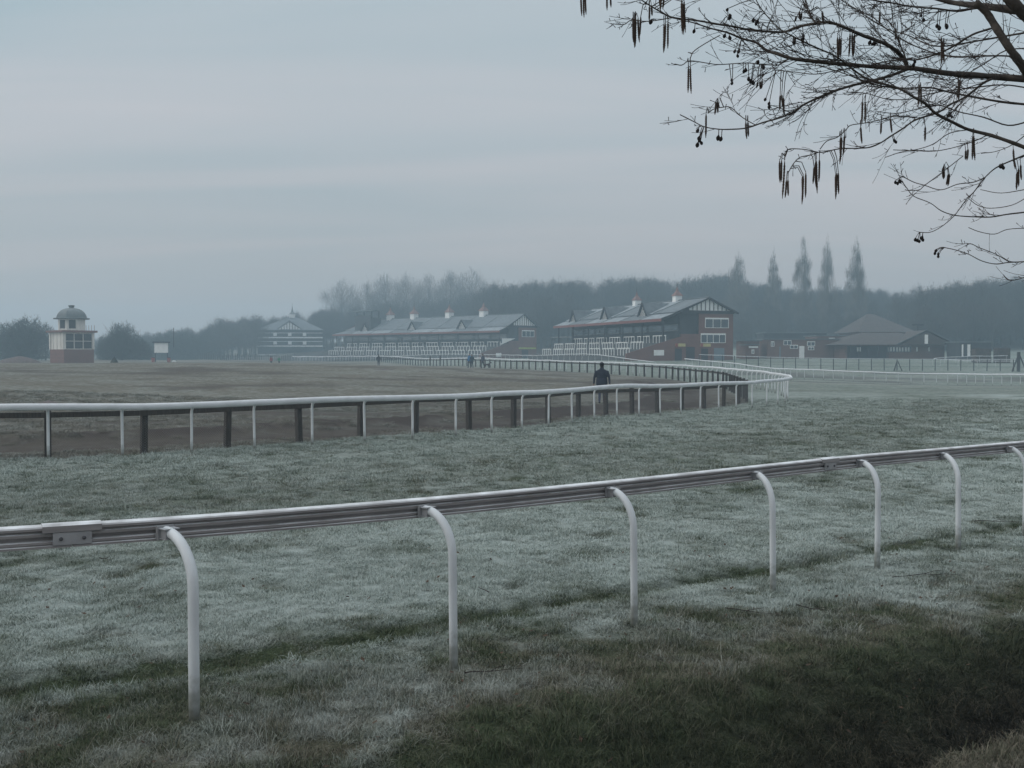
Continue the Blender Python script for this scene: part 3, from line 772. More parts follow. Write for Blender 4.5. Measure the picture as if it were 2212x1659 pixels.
# dark wire fence on the right, beyond the bank
DW = catmull([(25.5, 141, 0), (36, 136.5, 0), (48, 134.5, 0), (58, 133.5, 0), (66.5, 132, 0), (72, 131, 0)], 6)
df = empty('wire_fence', (DW[0].x, DW[0].y, gz_s(DW[0].x, DW[0].y)), 0, 'dark thin post fence with a frosted top wire below the low brick buildings', 'fence')
db = Vector(df.location); dp_me = MB().box(-.045, .045, -.045, .045, -.3, 1.5).mesh('post', M['fencepost'])
DP = resample(DW, 1.6); tp = []
for p in DP:
    z = gz_s(p.x, p.y); inst('post', dp_me, df, Vector((p.x, p.y, z))-db, (R(random.uniform(-1, 1)), R(random.uniform(-1.5, 1.5)), 0)); tp.append(Vector((p.x, p.y, z+1.49))-db)
MB().tube(tp, .05, 6).build('top_wire', M['frostwire'], df)
for dz in (.95, .5): MB().tube([p-Vector((0, 0, dz)) for p in tp], .012, 4).build('wire_strand', M['fencepost'], df)
def brace(px_, Y, h, w, name_parent):
    x = (px_-1106)/FPX*Y; z = gz_s(x, Y)
    for s in (-1, 1):
        MB().bar(Vector((x+s*w, Y-.3, z-.1))-db, Vector((x+s*.06, Y-.1, z+h))-db, .11, .11).build('strut', M['fencepost'], df)
brace(1938, 134.0, 1.2, .55, df)
gp = empty('strainer_post', ((2200-1106)/FPX*131.5, 131.5, gz_s(64.3, 131.5)), 0, 'thick dark braced strainer post at the right end of the wire fence', 'post')
MB().box(-.16, .16, -.15, .15, -.3, 2.5).build('post', M['fencepost'], gp)
for s in (-1, 1): MB().bar((s*.9, -.2, 0), (s*.12, -.1, 2.0), .13, .13).build('strut', M['fencepost'], gp)
# paling fence, far left beyond the infield
PF = [Vector((x, y, 0)) for x, y in ((-80, 262), (-72, 262), (-64, 262), (-55, 262))]
pf = empty('paling_fence', (PF[0].x, PF[0].y, gz_s(PF[0].x, PF[0].y)), 0, 'dark paling fence at the far edge of the infield left of the stands', 'fence')
pb_ = Vector(pf.location); pp_me = MB().box(-.07, .07, -.05, .05, -.2, 2.0).mesh('pale', M['wood'])
prev = None
for i, p in enumerate(resample(PF, .55)):
    z = gz_s(p.x, p.y); inst('pale', pp_me, pf, Vector((p.x, p.y, z))-pb_, (0, R(random.uniform(-3, 3)), 0), (1, 1, random.uniform(.85, 1.1)))
for h in (.5, 1.5):
    MB().tube([Vector((p.x, p.y, gz_s(p.x, p.y)+h))-pb_ for p in resample(PF, 3)], .06, 4).build('cross_rail', M['wood'], pf)
# ------------------------------------------------------------------ grandstands (local x back from the track, y away along the straight)
def barrier_mesh(L=4.0, n=5, h=1.05):
    m = MB()
    for k in range(n):
        y = -L/2+L*k/(n-1); m.box(-.045, .045, y-.045, y+.045, 0, h-.04)
    m.box(-.06, .06, -L/2-.06, L/2+.06, h-.04, h+.07)
    return m.mesh('crowd_barrier', M['white'])
bar_me = barrier_mesh()
ORD = ('first second third fourth fifth sixth seventh eighth ninth tenth eleventh twelfth thirteenth fourteenth fifteenth sixteenth seventeenth eighteenth nineteenth twentieth').split()
EAVE, BRK, RDG, REAR = (5.65, 6.1), (8.0, 6.95), (13.4, 9.25), (18.3, 7.05)
def roof_z(w):
    P = [EAVE, BRK, RDG, REAR]
    for (a, b) in zip(P[:-1], P[1:]):
        if a[0] <= w <= b[0]: return a[1]+(b[1]-a[1])*(w-a[0])/(b[0]-a[0])
    return 0
def window(parent, x0, x1, z0, z1, y, n, sillh=.0, head=.22, t=.07):
    """white framed window on a wall facing -y"""
    f = MB(); f.box(x0, x1, y-.10, y, z1-head, z1); f.box(x0, x1, y-.10, y, z0, z0+t)
    f.box(x0, x0+t, y-.10, y, z0+t, z1-head); f.box(x1-t, x1, y-.10, y, z0+t, z1-head)
    for k in range(1, n):
        x = x0+(x1-x0)*k/n; f.box(x-t/2, x+t/2, y-.09, y, z0+t, z1-head)
    w = f.build('window', M['white'], parent)
    for k in range(n):
        xa_ = x0+(x1-x0)*k/n+t*.6; xb_ = x0+(x1-x0)*(k+1)/n-t*.6
        MB().box(xa_, xb_, y-.04, y-.012, z0+t+.005, z1-head-.005).build('pane', M['glass'], w)
    return w
def cupola(parent, x, y, z, s=1.0):
    c = MB().box(x-.55*s, x+.55*s, y-.55*s, y+.55*s, z-.5, z+.75*s).build('ventilator', M['white'], parent)
    m = MB(); a = .72*s
    base_ = [(x-a, y-a, z+.75*s), (x+a, y-a, z+.75*s), (x+a, y+a, z+.75*s), (x-a, y+a, z+.75*s)]
    b2 = [(x-.2*s, y-.2*s, z+1.45*s), (x+.2*s, y-.2*s, z+1.45*s), (x+.2*s, y+.2*s, z+1.45*s), (x-.2*s, y+.2*s, z+1.45*s)]
    ap = (x, y, z+2.3*s)
    for k in range(4):
        m.quad(base_[k], base_[(k+1) % 4], b2[(k+1) % 4], b2[k]); m.poly([b2[k], b2[(k+1) % 4], ap])
    m.poly(base_[::-1]).build('ventilator_cap', M['redtile'], c)
    MB().tube([(x, y, z+2.2*s), (x, y, z+3.0*s)], [.06, .02], 5).build('finial', M['timber'], c)
def dormer(parent, y, face_w=7.6, half=1.35, rise=1.9):
    zf = roof_z(face_w); zr = zf+rise
    # where the dormer ridge meets the roof
    wr = BRK[0]+(zr-BRK[1])/((RDG[1]-BRK[1])/(RDG[0]-BRK[0])); wr = min(wr, RDG[0])
    d = MB()
    d.poly([(face_w-.25, y-half-.2, zf-.05), (face_w-.25, y, zr+.12), (wr, y, zr+.12)]); d.poly([(face_w-.25, y+half+.2, zf-.05), (wr, y, zr+.12), (face_w-.25, y, zr+.12)])
    d.build('dormer_roof', M['slate'], parent)
    f = MB().poly([(face_w, y-half, zf), (face_w, y+half, zf), (face_w, y, zr-.12)]).build('dormer_face', M['white'], parent)
    t = MB()
    for k in range(-3, 4):
        yy = y+k*half/4; hh = (zr-.12-zf)*(1-abs(yy-y)/half)
        t.box(face_w-.05, face_w-.005, yy-.05, yy+.05, zf+.02, zf+hh)
    t.bar((face_w-.22, y-half-.2, zf-.05), (face_w-.22, y, zr+.08), .16, .22); t.bar((face_w-.22, y+half+.2, zf-.05), (face_w-.22, y, zr+.08), .16, .22)
    t.build('dormer_timber', M['timber'], f)
def grandstand(name, label, loc, rz, LEN, dormers, cupolas, far_hip, step_n, rowlab, near):
    o = empty(name, loc, rz, label, 'grandstand')
    # terrace steps
    n = 9
    for k in range(n):
        w0 = .6+8.4*k/n; z = .75+2.45*k/(n-1)
        MB().box(w0, 9.0, .12, LEN-.1, (z-.31 if k else -.3), z).build('terrace_step', M['terrace'], o)
    MB().poly([(0.3, 0, -.4), (9.0, 0, -.4), (9.0, 0, 3.5), (0.3, 0, 1.0)]).poly([(0.3, .25, -.4), (0.3, .25, 1.0), (9.0, .25, 3.5), (9.0, .25, -.4)]).quad((.3, 0, -.4), (.3, 0, 1.0), (.3, .25, 1.0), (.3, .25, -.4)).quad((.3, 0, 1.0), (9, 0, 3.5), (9, .25, 3.5), (.3, .25, 1.0)).build('side_wall', M['brick'], o)
    # end wall and back
    MB().poly([(11.95, 0, -.4), (17.7, 0, -.4), (17.7, 0, 7.1), (13.4, 0, 7.9), (11.95, 0, 7.6)]).build('end_wall', M['brick'], o)
    MB().quad((9.0, 0, -.4), (11.95, 0, -.4), (11.95, 0, 3.9), (9.0, 0, 3.9)).build('end_wall', M['brick'], o)
    MB().poly([(9.0, .35, 3.9), (11.95, .35, 3.9), (11.95, .35, 8.4), (9.0, .35, 7.2)]).quad((11.95, 0, 3.9), (11.95, .35, 3.9), (11.95, .35, 7.6), (11.95, 0, 7.6)).quad((9, 0, 3.9), (11.95, 0, 3.9), (11.95, .35, 3.9), (9, .35, 3.9)).build('recess_wall', M['darkwall'], o)
    MB().quad((17.7, 0, -.4), (17.7, LEN, -.4), (17.7, LEN, 7.1), (17.7, 0, 7.1)).build('back_wall', M['brick'], o)
    MB().poly([(9.0, LEN, -.4), (17.7, LEN, -.4), (17.7, LEN, 7.0), (13.4, LEN, 9.0), (9.0, LEN, 7.0)]).build('far_wall', M['brick'], o)
    # glazed front under the roof
    MB().quad((9.0, LEN, 3.2), (9.0, .3, 3.2), (9.0, .3, 7.2), (9.0, LEN, 7.2)).build('front_wall', M['darkwall'], o)
    nwin = max(5, int(LEN/5.2))
    for k in range(nwin):
        y0 = .8+(LEN-1.2)*k/nwin; y1 = y0+(LEN-1.2)/nwin-.9
        m = MB()
        m.box(8.93, 8.99, y0, y1, 4.35, 4.45); m.box(8.93, 8.99, y0, y1, 5.25, 5.33)
        w = m.build('window', M['concrete'], o)
        MB().box(8.95, 8.985, y0, y1, 4.45, 5.25).build('pane', M['glass'], w)
    for k in range(int(LEN/6.5)+1):
        y = .35+k*(LEN-.7)/int(LEN/6.5); MB().box(6.25, 6.45, y-.1, y+.1, 1.9, 6.15).build('column', M['timber'], o)
    # roof slopes in bays with raised seams
    y0, y1 = -.55, LEN+.4
    nb_ = max(5, int(LEN/7))
    hip = 7.5 if far_hip else 0
    for k in range(nb_):
        a = y0+(y1-y0)*k/nb_+.02; b = y0+(y1-y0)*(k+1)/nb_-.02
        last = (k == nb_-1)
        br_ = b-hip if last else b; bm2 = b-hip*.28 if last else b
        t = .16
        m = MB(); m.quad((EAVE[0], a, EAVE[1]), (BRK[0], a, BRK[1]), (BRK[0], bm2, BRK[1]), (EAVE[0], b, EAVE[1]))
        m.quad((EAVE[0], a, EAVE[1]-t), (EAVE[0], b, EAVE[1]-t), (BRK[0], bm2, BRK[1]-t), (BRK[0], a, BRK[1]-t))
        m.build('roof_lower', M['slatefrost'] if (k % 3 != 1) else M['slate'], o)
        m = MB(); m.quad((BRK[0]-.12, a, BRK[1]+.10), (RDG[0], a, RDG[1]), (RDG[0], br_, RDG[1]), (BRK[0]-.12, bm2, BRK[1]+.10))
        m.quad((BRK[0]-.12, a, BRK[1]+.10-t), (BRK[0]-.12, bm2, BRK[1]+.10-t), (RDG[0], br_, RDG[1]-t), (RDG[0], a, RDG[1]-t))
        m.build('roof_upper', M['slatefrost'] if near and (k % 2 == 1) else M['slate'], o)
        m = MB(); m.quad((RDG[0], a, RDG[1]), (REAR[0], a, REAR[1]), (REAR[0], b, REAR[1]), (RDG[0], br_, RDG[1])); m.build('roof_back', M['slate'], o)
        if k: MB().bar((BRK[0]-.1, a-.02, BRK[1]+.16), (RDG[0], a-.02, RDG[1]+.06), .14, .08).build('roof_seam', M['slatefrost'], o)
        if not last: MB().bar((EAVE[0], b+.02, EAVE[1]+.04), (BRK[0], b+.02, BRK[1]+.04), .12, .08).build('roof_seam', M['slatefrost'], o)
    if far_hip:
        MB().quad((EAVE[0], y1, EAVE[1]), (BRK[0], y1-hip*.28, BRK[1]), (REAR[0], y1, REAR[1]), (REAR[0], y1, REAR[1]-.01)).poly([(BRK[0], y1-hip*.28, BRK[1]+.05), (RDG[0], y1-hip, RDG[1]), (REAR[0], y1, REAR[1])]).build('roof_hip', M['slate'], o)
    MB().tube([(RDG[0], y0, RDG[1]+.05), (RDG[0], y1-hip, RDG[1]+.05)], .11, 6).build('ridge', M['slate'], o)
    MB().box(EAVE[0]-.12, EAVE[0]-.02, y0, y1, EAVE[1]-.42, EAVE[1]-.02).build('fascia', M['fascia'], o)
    # near gable: white boards behind black timbers, with dark bargeboards
    gb = 7.35
    def zlim(w): return roof_z(w)-.22
    wl, wr_ = 10.2, 17.2
    pts = [(wl, -.06, gb), (wr_, -.06, gb-.05)]
    pts += [(wr_, -.06, zlim(wr_)), (13.4, -.06, zlim(13.4)), (wl, -.06, max(gb+.02, zlim(wl)))]
    gp_ = MB().poly(pts).build('gable_panel', M['white'], o)
    tm = MB()
    for k in range(11):
        w = wl+.05+(wr_-wl-.1)*k/10
        if zlim(w)-gb > .1: MB().box(w-.06, w+.06, -.13, -.065, gb, zlim(w)).build('gable_timber', M['timber'], gp_)
    MB().box(9.0, 17.75, -.16, -.02, gb-.45, gb-.02).build('gable_beam', M['timber'], o)
    for a, b in ((EAVE, BRK), (BRK, RDG), (RDG, REAR)):
        MB().bar((a[0], -.5, a[1]-.10), (b[0], -.5, b[1]-.10), .14, .26).build('bargeboard', M['timber'], o)
    MB().quad((EAVE[0]+.2, -.45, EAVE[1]-.3), (EAVE[0]+.2, .3, EAVE[1]-.3), (9.0, .3, 7.0), (9.0, -.45, 7.0)).build('soffit', M['timber'], o)
    for y in dormers: dormer(o, y)
    for y in cupolas: cupola(o, RDG[0], y, RDG[1], 1.0 if near else 1.35)
    window(o, 13.0, 16.9, 4.8, 6.3, 0, 3)
    if near:
        window(o, 12.3, 16.4, 2.6, 4.0, 0, 4)
    # loose details on the end wall
    for (w0, w1) in ((8.1, 9.75), (12.2, 13.9)) if near else ((12.0, 17.4),):
        if near:
            s = MB().box(w0, w1, -.12, -.03, 2.05, 2.5).build('name_board', M['yellow'], o)
            MB().box(w0, w0+.45, -.135, -.121, 2.05, 2.5).build('board_end', M['red'], s)
        else:
            MB().box(w0, w1, -.12, -.03, 2.1, 2.45).build('name_board', M['greenstrip'], o)
    if near:
        MB().box(4.7, 6.3, -.1, -.02, .75, 1.55).build('notice_board', M['white'], o)
        MB().box(8.1, 9.2, -.05, .02, -.3, 1.75).build('door', M['darkdoor'], o)
        MB().box(9.9, 11.3, -.05, .02, -.3, 2.0).build('door', M['darkdoor'], o)  # open doorway: its inner shade painted as a flat dark box
        MB().box(12.4, 13.5, -.05, .02, -.3, 1.75).build('door', M['darkdoor'], o)
        MB().box(14.5, 16.2, -.08, .02, -.3, 1.85).build('shutter', M['door'], o)
    else:
        MB().box(5.0, 6.6, -.1, -.02, .4, 1.2).build('notice_board', M['white'], o)
        MB().box(13.0, 15.0, -.06, .02, -.3, 1.9).build('door', M['darkdoor'], o)
        MB().poly([(6.2, -.7, 3.1), (10.3, -.7, 4.4), (10.3, .1, 4.4), (6.2, .1, 3.1)]).poly([(6.2, -.7, 3.1), (6.2, -.7, 4.4), (10.3, -.7, 4.4)]).build('stair_canopy', M['white'], o)
    # crowd barriers: things of their own, standing on the terrace
    c, s = math.cos(rz), math.sin(rz)
    for ri, (w, nm) in enumerate(((1.1, 'front'), (3.9, 'middle'), (6.9, 'top'))):
        k = int(max(0, min(n-1, (w-.6)/8.4*n))); z = .75+2.45*k/(n-1)
        cnt = int((LEN-2)/5.3)
        for j in range(cnt):
            y = 2.6+j*5.3+(ri % 2)*1.4
            if y > LEN-2.4: continue
            b = inst('crowd_barrier', bar_me, None, (loc[0]+c*w-s*y, loc[1]+s*w+c*y, loc[2]+z), (0, 0, rz))
            tag(b, 'white barrier in the %s terrace row of the %s, %s from its gable end' % (nm, rowlab, ORD[j]), 'barrier', 'crowd barriers of the %s' % rowlab)
    return o
grandstand('grandstand', 'nearer brick grandstand with black and white gable and two red capped ventilators', (16.0, 148.0, 1.2), math.atan2(.319, .948), 42.5,
           (9.5, 24, 38), (9.5, 24), False, 9, 'nearer stand', True)
RDG = (13.4, 9.95)
rz2 = math.atan2(.70, .714)
grandstand('grandstand', 'longer hazier brick grandstand behind with a rooftop camera box', (-7.1, 222.0, 1.2), rz2, 62,
           (14, 32, 51), (12.9, 25, 38.4, 48), True, 9, 'longer stand', False)
# rooftop commentary box on the second stand
def loc2(w, y, z):
    c, s = math.cos(rz2), math.sin(rz2); return (-7.1+c*w-s*y, 222+s*w+c*y, 1.2+z)
cb = empty('camera_box', loc2(9.6, 52.5, 7.2), rz2, 'dark camera box with a flat pale roof on the hazier stand roof', 'box')
MB().box(-1.6, 1.6, -3.4, 3.4, -.2, 3.0).build('cabin', M['darkwall'], cb)
MB().box(-1.9, 1.9, -4.4, 4.4, 4.6, 4.85).build('flat_roof', M['slatefrost'], cb)
for a in (-1.1, 1.1):
    for b in (-3.2, 0, 3.2): MB().box(a-.1, a+.1, b-.1, b+.1, 3.0, 4.6).build('roof_post', M['timber'], cb)
MB().box(-1.55, -1.45, -3.3, 3.3, 3.0, 3.6).build('parapet', M['darkwall'], cb)
# white low building seen between the two stands
lb = empty('low_building', (15.5, 206, 1.3), rz2, 'low pale slatted building in the gap between the two grandstands', 'building')
MB().box(-4.5, 4.5, 0, 6, -.3, 2.4).build('wall', M['darkwall'], lb)
for k in range(5): MB().box(-4.6, 4.6, -.12, -.02, 2.0+k*.42, 2.28+k*.42).build('slat', M['white'], lb)
MB().box(-4.8, 4.8, -.2, 6.2, 4.15, 4.3).build('flat_roof', M['concrete'], lb)

# three-storey stand with a central gable, far left
tl = empty('pavilion_stand', ((627-1106)/FPX*330, 330, 1.2), R(6), 'hazy three storey pavilion stand with white balcony rails and a small central gable', 'grandstand')
WW = 9.9
MB().box(-WW, WW, 1.5, 14, -.3, 8.6).build('wall', M['darkwall'], tl)
for i, z in enumerate((0.9, 3.6, 6.3)):
    MB().box(-WW-.4, WW+.4, -.6, 1.5, z-.25, z).build('balcony_floor', M['concrete'], tl)
    MB().box(-WW-.4, WW+.4, -.68, -.60, z-.3, z+.12).build('balcony_edge', M['white'], tl)
    if i: MB().box(-WW-.3, WW+.3, -.6, -.5, z+1.3, z+1.45).build('hand_rail', M['white'], tl)
for z in (3.9, 6.6):
    for x in (-4.6, 0, 4.6): MB().box(x-.55, x+.55, -.75, -.62, z+.1, z+1.2).build('panel', M['white'], tl)
for x in (-WW, -5, 0, 5, WW): MB().box(x-.12, x+.12, -.5, -.26, -.3, 8.7).build('column', M['timber'], tl)
rf = MB(); ex, ey0, ey1, ez, rz_ = WW+.7, -1.0, 15, 8.6, 13.0
rf.poly([(-ex, ey0, ez), (ex, ey0, ez), (1.2, 7, rz_), (-1.2, 7, rz_)]); rf.poly([(ex, ey0, ez), (ex, ey1, ez), (1.2, 7, rz_)]); rf.poly([(-ex, ey1, ez), (-ex, ey0, ez), (-1.2, 7, rz_)]); rf.poly([(ex, ey1, ez), (-ex, ey1, ez), (-1.2, 7, rz_), (1.2, 7, rz_)])
rf.build('roof', M['slate'], tl)
MB().poly([(-4.4, ey0-.3, ez+.1), (0, ey0-.3, ez+3.0), (0, 4.4, ez+3.0)]).poly([(4.4, ey0-.3, ez+.1), (0, 4.4, ez+3.0), (0, ey0-.3, ez+3.0)]).build('gable_roof', M['slate'], tl)
gf = MB().poly([(-3.5, ey0-.1, ez+.2), (3.5, ey0-.1, ez+.2), (0, ey0-.1, ez+2.5)]).build('gable_panel', M['white'], tl)
for k in range(-3, 4):
    MB().box(k*.85-.09, k*.85+.09, ey0-.18, ey0-.105, ez+.2, ez+.2+2.3*(1-abs(k*.85)/3.5)).build('gable_timber', M['timber'], gf)
cp = MB().box(-.9, .9, 6.1, 7.9, rz_-.3, rz_+.9).build('ventilator', M['white'], tl)
MB().lathe([(1.1, 0), (.35, .8), (.05, 2.6), (.04, 3.6)], 6, (0, 7, rz_+.9)).build('spire', M['lead'], cp)

# ------------------------------------------------------------------ low brick buildings on the right
def flat_block(name, label, px0, px1, Y, z, h, dep, items, roofmat='slatefrost', wall='brick2', rz=0.0, over=.25, lip=.16):
    x0 = (px0-1106)/FPX*Y; x1 = (px1-1106)/FPX*Y; cx_ = (x0+x1)/2; w = (x1-x0)/2
    o = empty(name, (cx_, Y, z), rz, label, 'building')
    MB().box(-w, w, 0, dep, -.6, h).build('wall', M[wall], o)
    MB().box(-w-over, w+over, -over, dep+over, h, h+lip).build('flat_roof', M[roofmat], o)
    for (kind, a, b, z0, z1) in items:
        xa_ = (a-1106)/FPX*Y-cx_; xb_ = (b-1106)/FPX*Y-cx_
        if kind == 'win': window(o, xa_, xb_, z0, z1, 0, 2, head=.14)
        elif kind == 'door': MB().box(xa_, xb_, -.06, -.005, z0-.3, z1).build('door', M['white'] if b-a > 5 else M['door'], o)
        elif kind == 'sign': MB().box(xa_, xb_, -.10, -.01, z0, z1).build('sign_panel', M['white'], o)
    return o
flat_block('brick_kiosk', 'small brick kiosk with white scalloped canopy beside the nearer grandstand', 1611, 1637, 168, 1.3, 2.3, 4, [('win', 1623, 1629, .9, 1.6), ('sign', 1617, 1637, 1.85, 2.15)])
flat_block('flat_shed', 'small flat roofed shed with a pale chimney box behind the kiosk', 1601, 1640, 178, 1.4, 3.0, 4, [('sign', 1603, 1611, 1.4, 2.3)], over=.4)
ch = flat_block('brick_block', 'long flat roofed brick block with white door and high windows', 1657, 1812, 178, 1.35, 3.3, 8,
           [('win', 1692, 1709, 2.35, 3.2), ('win', 1706, 1723, 1.75, 2.4), ('win', 1743, 1760, 2.2, 3.0), ('win', 1745, 1758, 1.5, 2.1), ('door', 1726, 1737, 0, 2.2), ('door', 1683, 1686, 0, 2.1), ('win', 1665, 1672, 2.1, 3.0)])
flat_block('brick_block', 'flat roofed brick block half hidden behind the hipped roof pavilion', 1765, 1835, 190, 1.45, 4.0, 8, [('win', 1790, 1802, 2.9, 3.7)])
flat_block('flat_roof_building', 'thin frosted flat roof line showing behind the long brick block', 1650, 1785, 205, 1.6, 4.7, 6, [], wall='darkwall')
def hip_building(name, label, px0, px1, Y, z, eave, ridge, dep, r0, r1, wallm, roofm, over=.9):
    x0 = (px0-1106)/FPX*Y; x1 = (px1-1106)/FPX*Y; cx_ = (x0+x1)/2; w = (x1-x0)/2
    o = empty(name, (cx_, Y, z), 0, label, 'building')
    MB().box(-w, w, 0, dep, -.6, eave+.1).build('wall', M[wallm], o)
    e_ = w+over; m = MB(); f, bk = -over, dep+over; md_ = dep/2; a, b = r0*w, r1*w
    m.quad((-e_, f, eave), (e_, f, eave), (b, md_, ridge), (a, md_, ridge)); m.poly([(e_, f, eave), (e_, bk, eave), (b, md_, ridge)])
    m.quad((e_, bk, eave), (-e_, bk, eave), (a, md_, ridge), (b, md_, ridge)); m.poly([(-e_, bk, eave), (-e_, f, eave), (a, md_, ridge)])
    m.quad((-e_, f, eave-.02), (-e_, bk, eave-.02), (e_, bk, eave-.02), (e_, f, eave-.02))
    m.build('roof', M[roofm], o)
    return o, w, cx_
pv, pw, pcx = hip_building('pavilion', 'low brick pavilion with a wide brown hipped roof and front gable', 1826, 2040, 172, 1.35, 2.35, 4.5, 16, -.35, .45, 'brick2', 'tileroof', 1.6)
def pvx(p): return (p-1106)/FPX*172-pcx
MB().box(pvx(1830), pvx(1915), -.03, -.002, -.3, 2.2).build('open_front_shade', M['darkdoor'], pv)  # flat dark slab on the wall; shade inside the veranda painted in
for p in (1832, 1850, 1870, 1890, 1912): MB().box(pvx(p)-.07, pvx(p)+.07, -1.3, -1.16, -.3, 2.4).build('veranda_post', M['timber'], pv)
for p in (1852, 1857, 1918, 1924, 1930, 1937, 1943, 1949, 1956, 1962, 1980, 2006):
    MB().box(pvx(p)-.13, pvx(p)+.13, -.06, -.035, 1.25, 1.95).build('white_pane', M['white'], pv)  # plain opaque white panes along the front wall
MB().box(pvx(1915), pvx(1968), -.034, -.006, 1.15, 2.1).build('window_band', M['glass'], pv)
gx = pvx(1992)
MB().poly([(gx-5.0, -1.9, 2.35), (gx, -1.9, 4.75), (gx, 7, 4.75)]).poly([(gx+5.0, -1.9, 2.35), (gx, 7, 4.75), (gx, -1.9, 4.75)]).build('gable_roof', M['tileroof'], pv)
MB().poly([(gx-4.4, -1.75, 2.36), (gx+4.4, -1.75, 2.36), (gx, -1.75, 4.5)]).build('gable_face', M['tileroof'], pv)
MB().bar((gx-4.9, -1.9, 2.45), (gx, -1.9, 4.82), .1, .12).bar((gx+4.9, -1.9, 2.45), (gx, -1.9, 4.82), .1, .12).build('bargeboard', M['slatefrost'], pv)
MB().box(gx-.35, gx+.2, -1.82, -1.76, 2.5, 4.0).build('gable_strip', M['white'], pv)
MB().tube([(gx, 2, 4.7), (gx, 2, 5.6)], .06, 5).box(gx-.9, gx+.9, 1.9, 2.1, 5.6, 5.85).build('weather_vane', M['timber'], pv)
b2, _, _ = hip_building('hipped_house', 'tall brown hipped roof rising behind the low pavilion', 1862, 1965, 200, 1.6, 4.8, 8.5, 14, -.3, .0, 'brick2', 'tileroof', 1.0)
sh1 = flat_block('open_shed', 'low open fronted shed with pale posts at far right', 2073, 2140, 165, 1.4, 2.6, 5, [], wall='darkwall')
for p in (2078, 2090, 2093):
    x = (p-1106)/FPX*165-(2106.5-1106)/FPX*165; MB().box(x-.10, x+.10, -.2, -.05, .4, 2.3).build('pale_post', M['white'], sh1)
def hedge(name, label, px0, px1, Y, z, h, seed):
    x0 = (px0-1106)/FPX*Y; x1 = (px1-1106)/FPX*Y; r = random.Random(seed)
    o = empty(name, ((x0+x1)/2, Y, z), 0, label, 'hedge'); w = (x1-x0)/2
    V = MB()
    V.box(-w*.92, w*.92, .1, 1.7, -.4, h*.93)
    V.build('core', M['hedge'], o)
    T = MB()
    for i in range(1500):
        x = r.uniform(-w, w); y = r.uniform(0, 1.8); zz_ = r.uniform(0, h); s = r.uniform(.08, .2)
        if abs(x) < w*.85 and .25 < y < 1.5 and zz_ < h*.9: continue
        a = Vector((x, y, zz_)); d = Vector((r.uniform(-1, 1), r.uniform(-1, 1), r.uniform(-.4, 1))).normalized()*s; e_ = Vector((r.uniform(-1, 1), r.uniform(-1, 1), r.uniform(-1, 1))).normalized()*s*.4
        T.poly([a, a+d, a+e_])
    T.build('twigs', M['hedge'], o)['kind'] = 'stuff'
hedge('hedge', 'squared brown hedge in front of the open fronted shed', 2108, 2143, 150, 1.05, 2.0, 3)
hedge('hedge', 'separate squared brown hedge block nearest the right edge', 2156, 2184, 150, 1.05, 2.1, 4)

# ------------------------------------------------------------------ judges' tower on the infield
TY = 160; tx = (156-1106)/FPX*TY; tz = 0.72
tw = empty('judges_tower', (tx, TY, tz), R(48), 'derelict square viewing tower with brick base, white upper storeys and grey dome', 'tower')
h = 2.35
MB().box(-h, h, -h, h, -.8, 2.15).build('brick_base', M['brick'], tw)
s2 = MB().box(-h+.05, h-.05, -h+.05, h-.05, 2.15, 4.75).build('middle_storey', M['offwhite'], tw)
for f_ in range(4):
    a = f_*math.pi/2; c, s = math.cos(a), math.sin(a)
    def P(u, v, z): return (c*u-s*v, s*u+c*v, z)
    if f_ == 0:
        for i in range(3):
            for j in range(2):
                u0 = -h+.30+i*1.40; z0 = 2.3+j*1.18; m = MB()
                v = -h-.02
                m.quad(P(u0, v, z0), P(u0+1.22, v, z0), P(u0+1.22, v, z0+1.05), P(u0, v, z0+1.05))
                m.build('pane', M['darkdoor'], s2)
    m = MB()
    for u in (-h+.15, h-.15): m.bar(P(u, -h-.0, 2.15), P(u, -h-.0, 4.75), .26, .26)
    if f_ in (3,):
        for u in (-1.3, 0, 1.3): m.bar(P(u, -h+.03, 2.2), P(u, -h+.03, 4.7), .1, .12)
    m.build('corner_board', M['offwhite'], s2)
    MB().bar(P(-h-.35, -h-.2, 4.9), P(h+.35, -h-.2, 4.9), .5, .3).build('cornice', M['dirtyred'], tw)
MB().box(-h-.2, h+.2, -h-.2, h+.2, 4.72, 5.02).build('balcony_deck', M['dirtyred'], tw)
oct_ = MB().lathe([(2.05, 5.0), (2.05, 6.85)], 8).build('upper_storey', M['offwhite'], tw)
for k in range(8):
    a = (k+.5)*math.pi/4; r0 = 2.05*math.cos(math.pi/8)+.02; c, s = math.cos(a), math.sin(a)
    if k in (4, 5, 7, 0):
        m = MB(); t_ = Vector((-s, c, 0)); n_ = Vector((c, s, 0))
        p = n_*r0; hw = .48
        m.quad(p-t_*hw+Vector((0, 0, 5.35)), p+t_*hw+Vector((0, 0, 5.35)), p+t_*hw+Vector((0, 0, 6.65)), p-t_*hw+Vector((0, 0, 6.65)))
        m.build('window', M['darkdoor'], oct_)
dm = [(2.75, 6.8), (2.8, 6.95), (2.35, 7.0)]
for k in range(1, 9):
    a = k/9*math.pi/2; dm.append((2.3*math.cos(a)**.9, 7.0+1.55*math.sin(a)))
dm += [(.35, 8.6), (.48, 8.85), (.48, 8.95), (.1, 9.0)]
MB().lathe(dm, 8).build('dome', M['lead'], tw)
for k in range(7):
    MB().tube([(h+.1, -h+k*.9, 5.0), (h+.1, -h+k*.9, 5.9)], .035, 4).build('baluster', M['dirtyred'], tw)
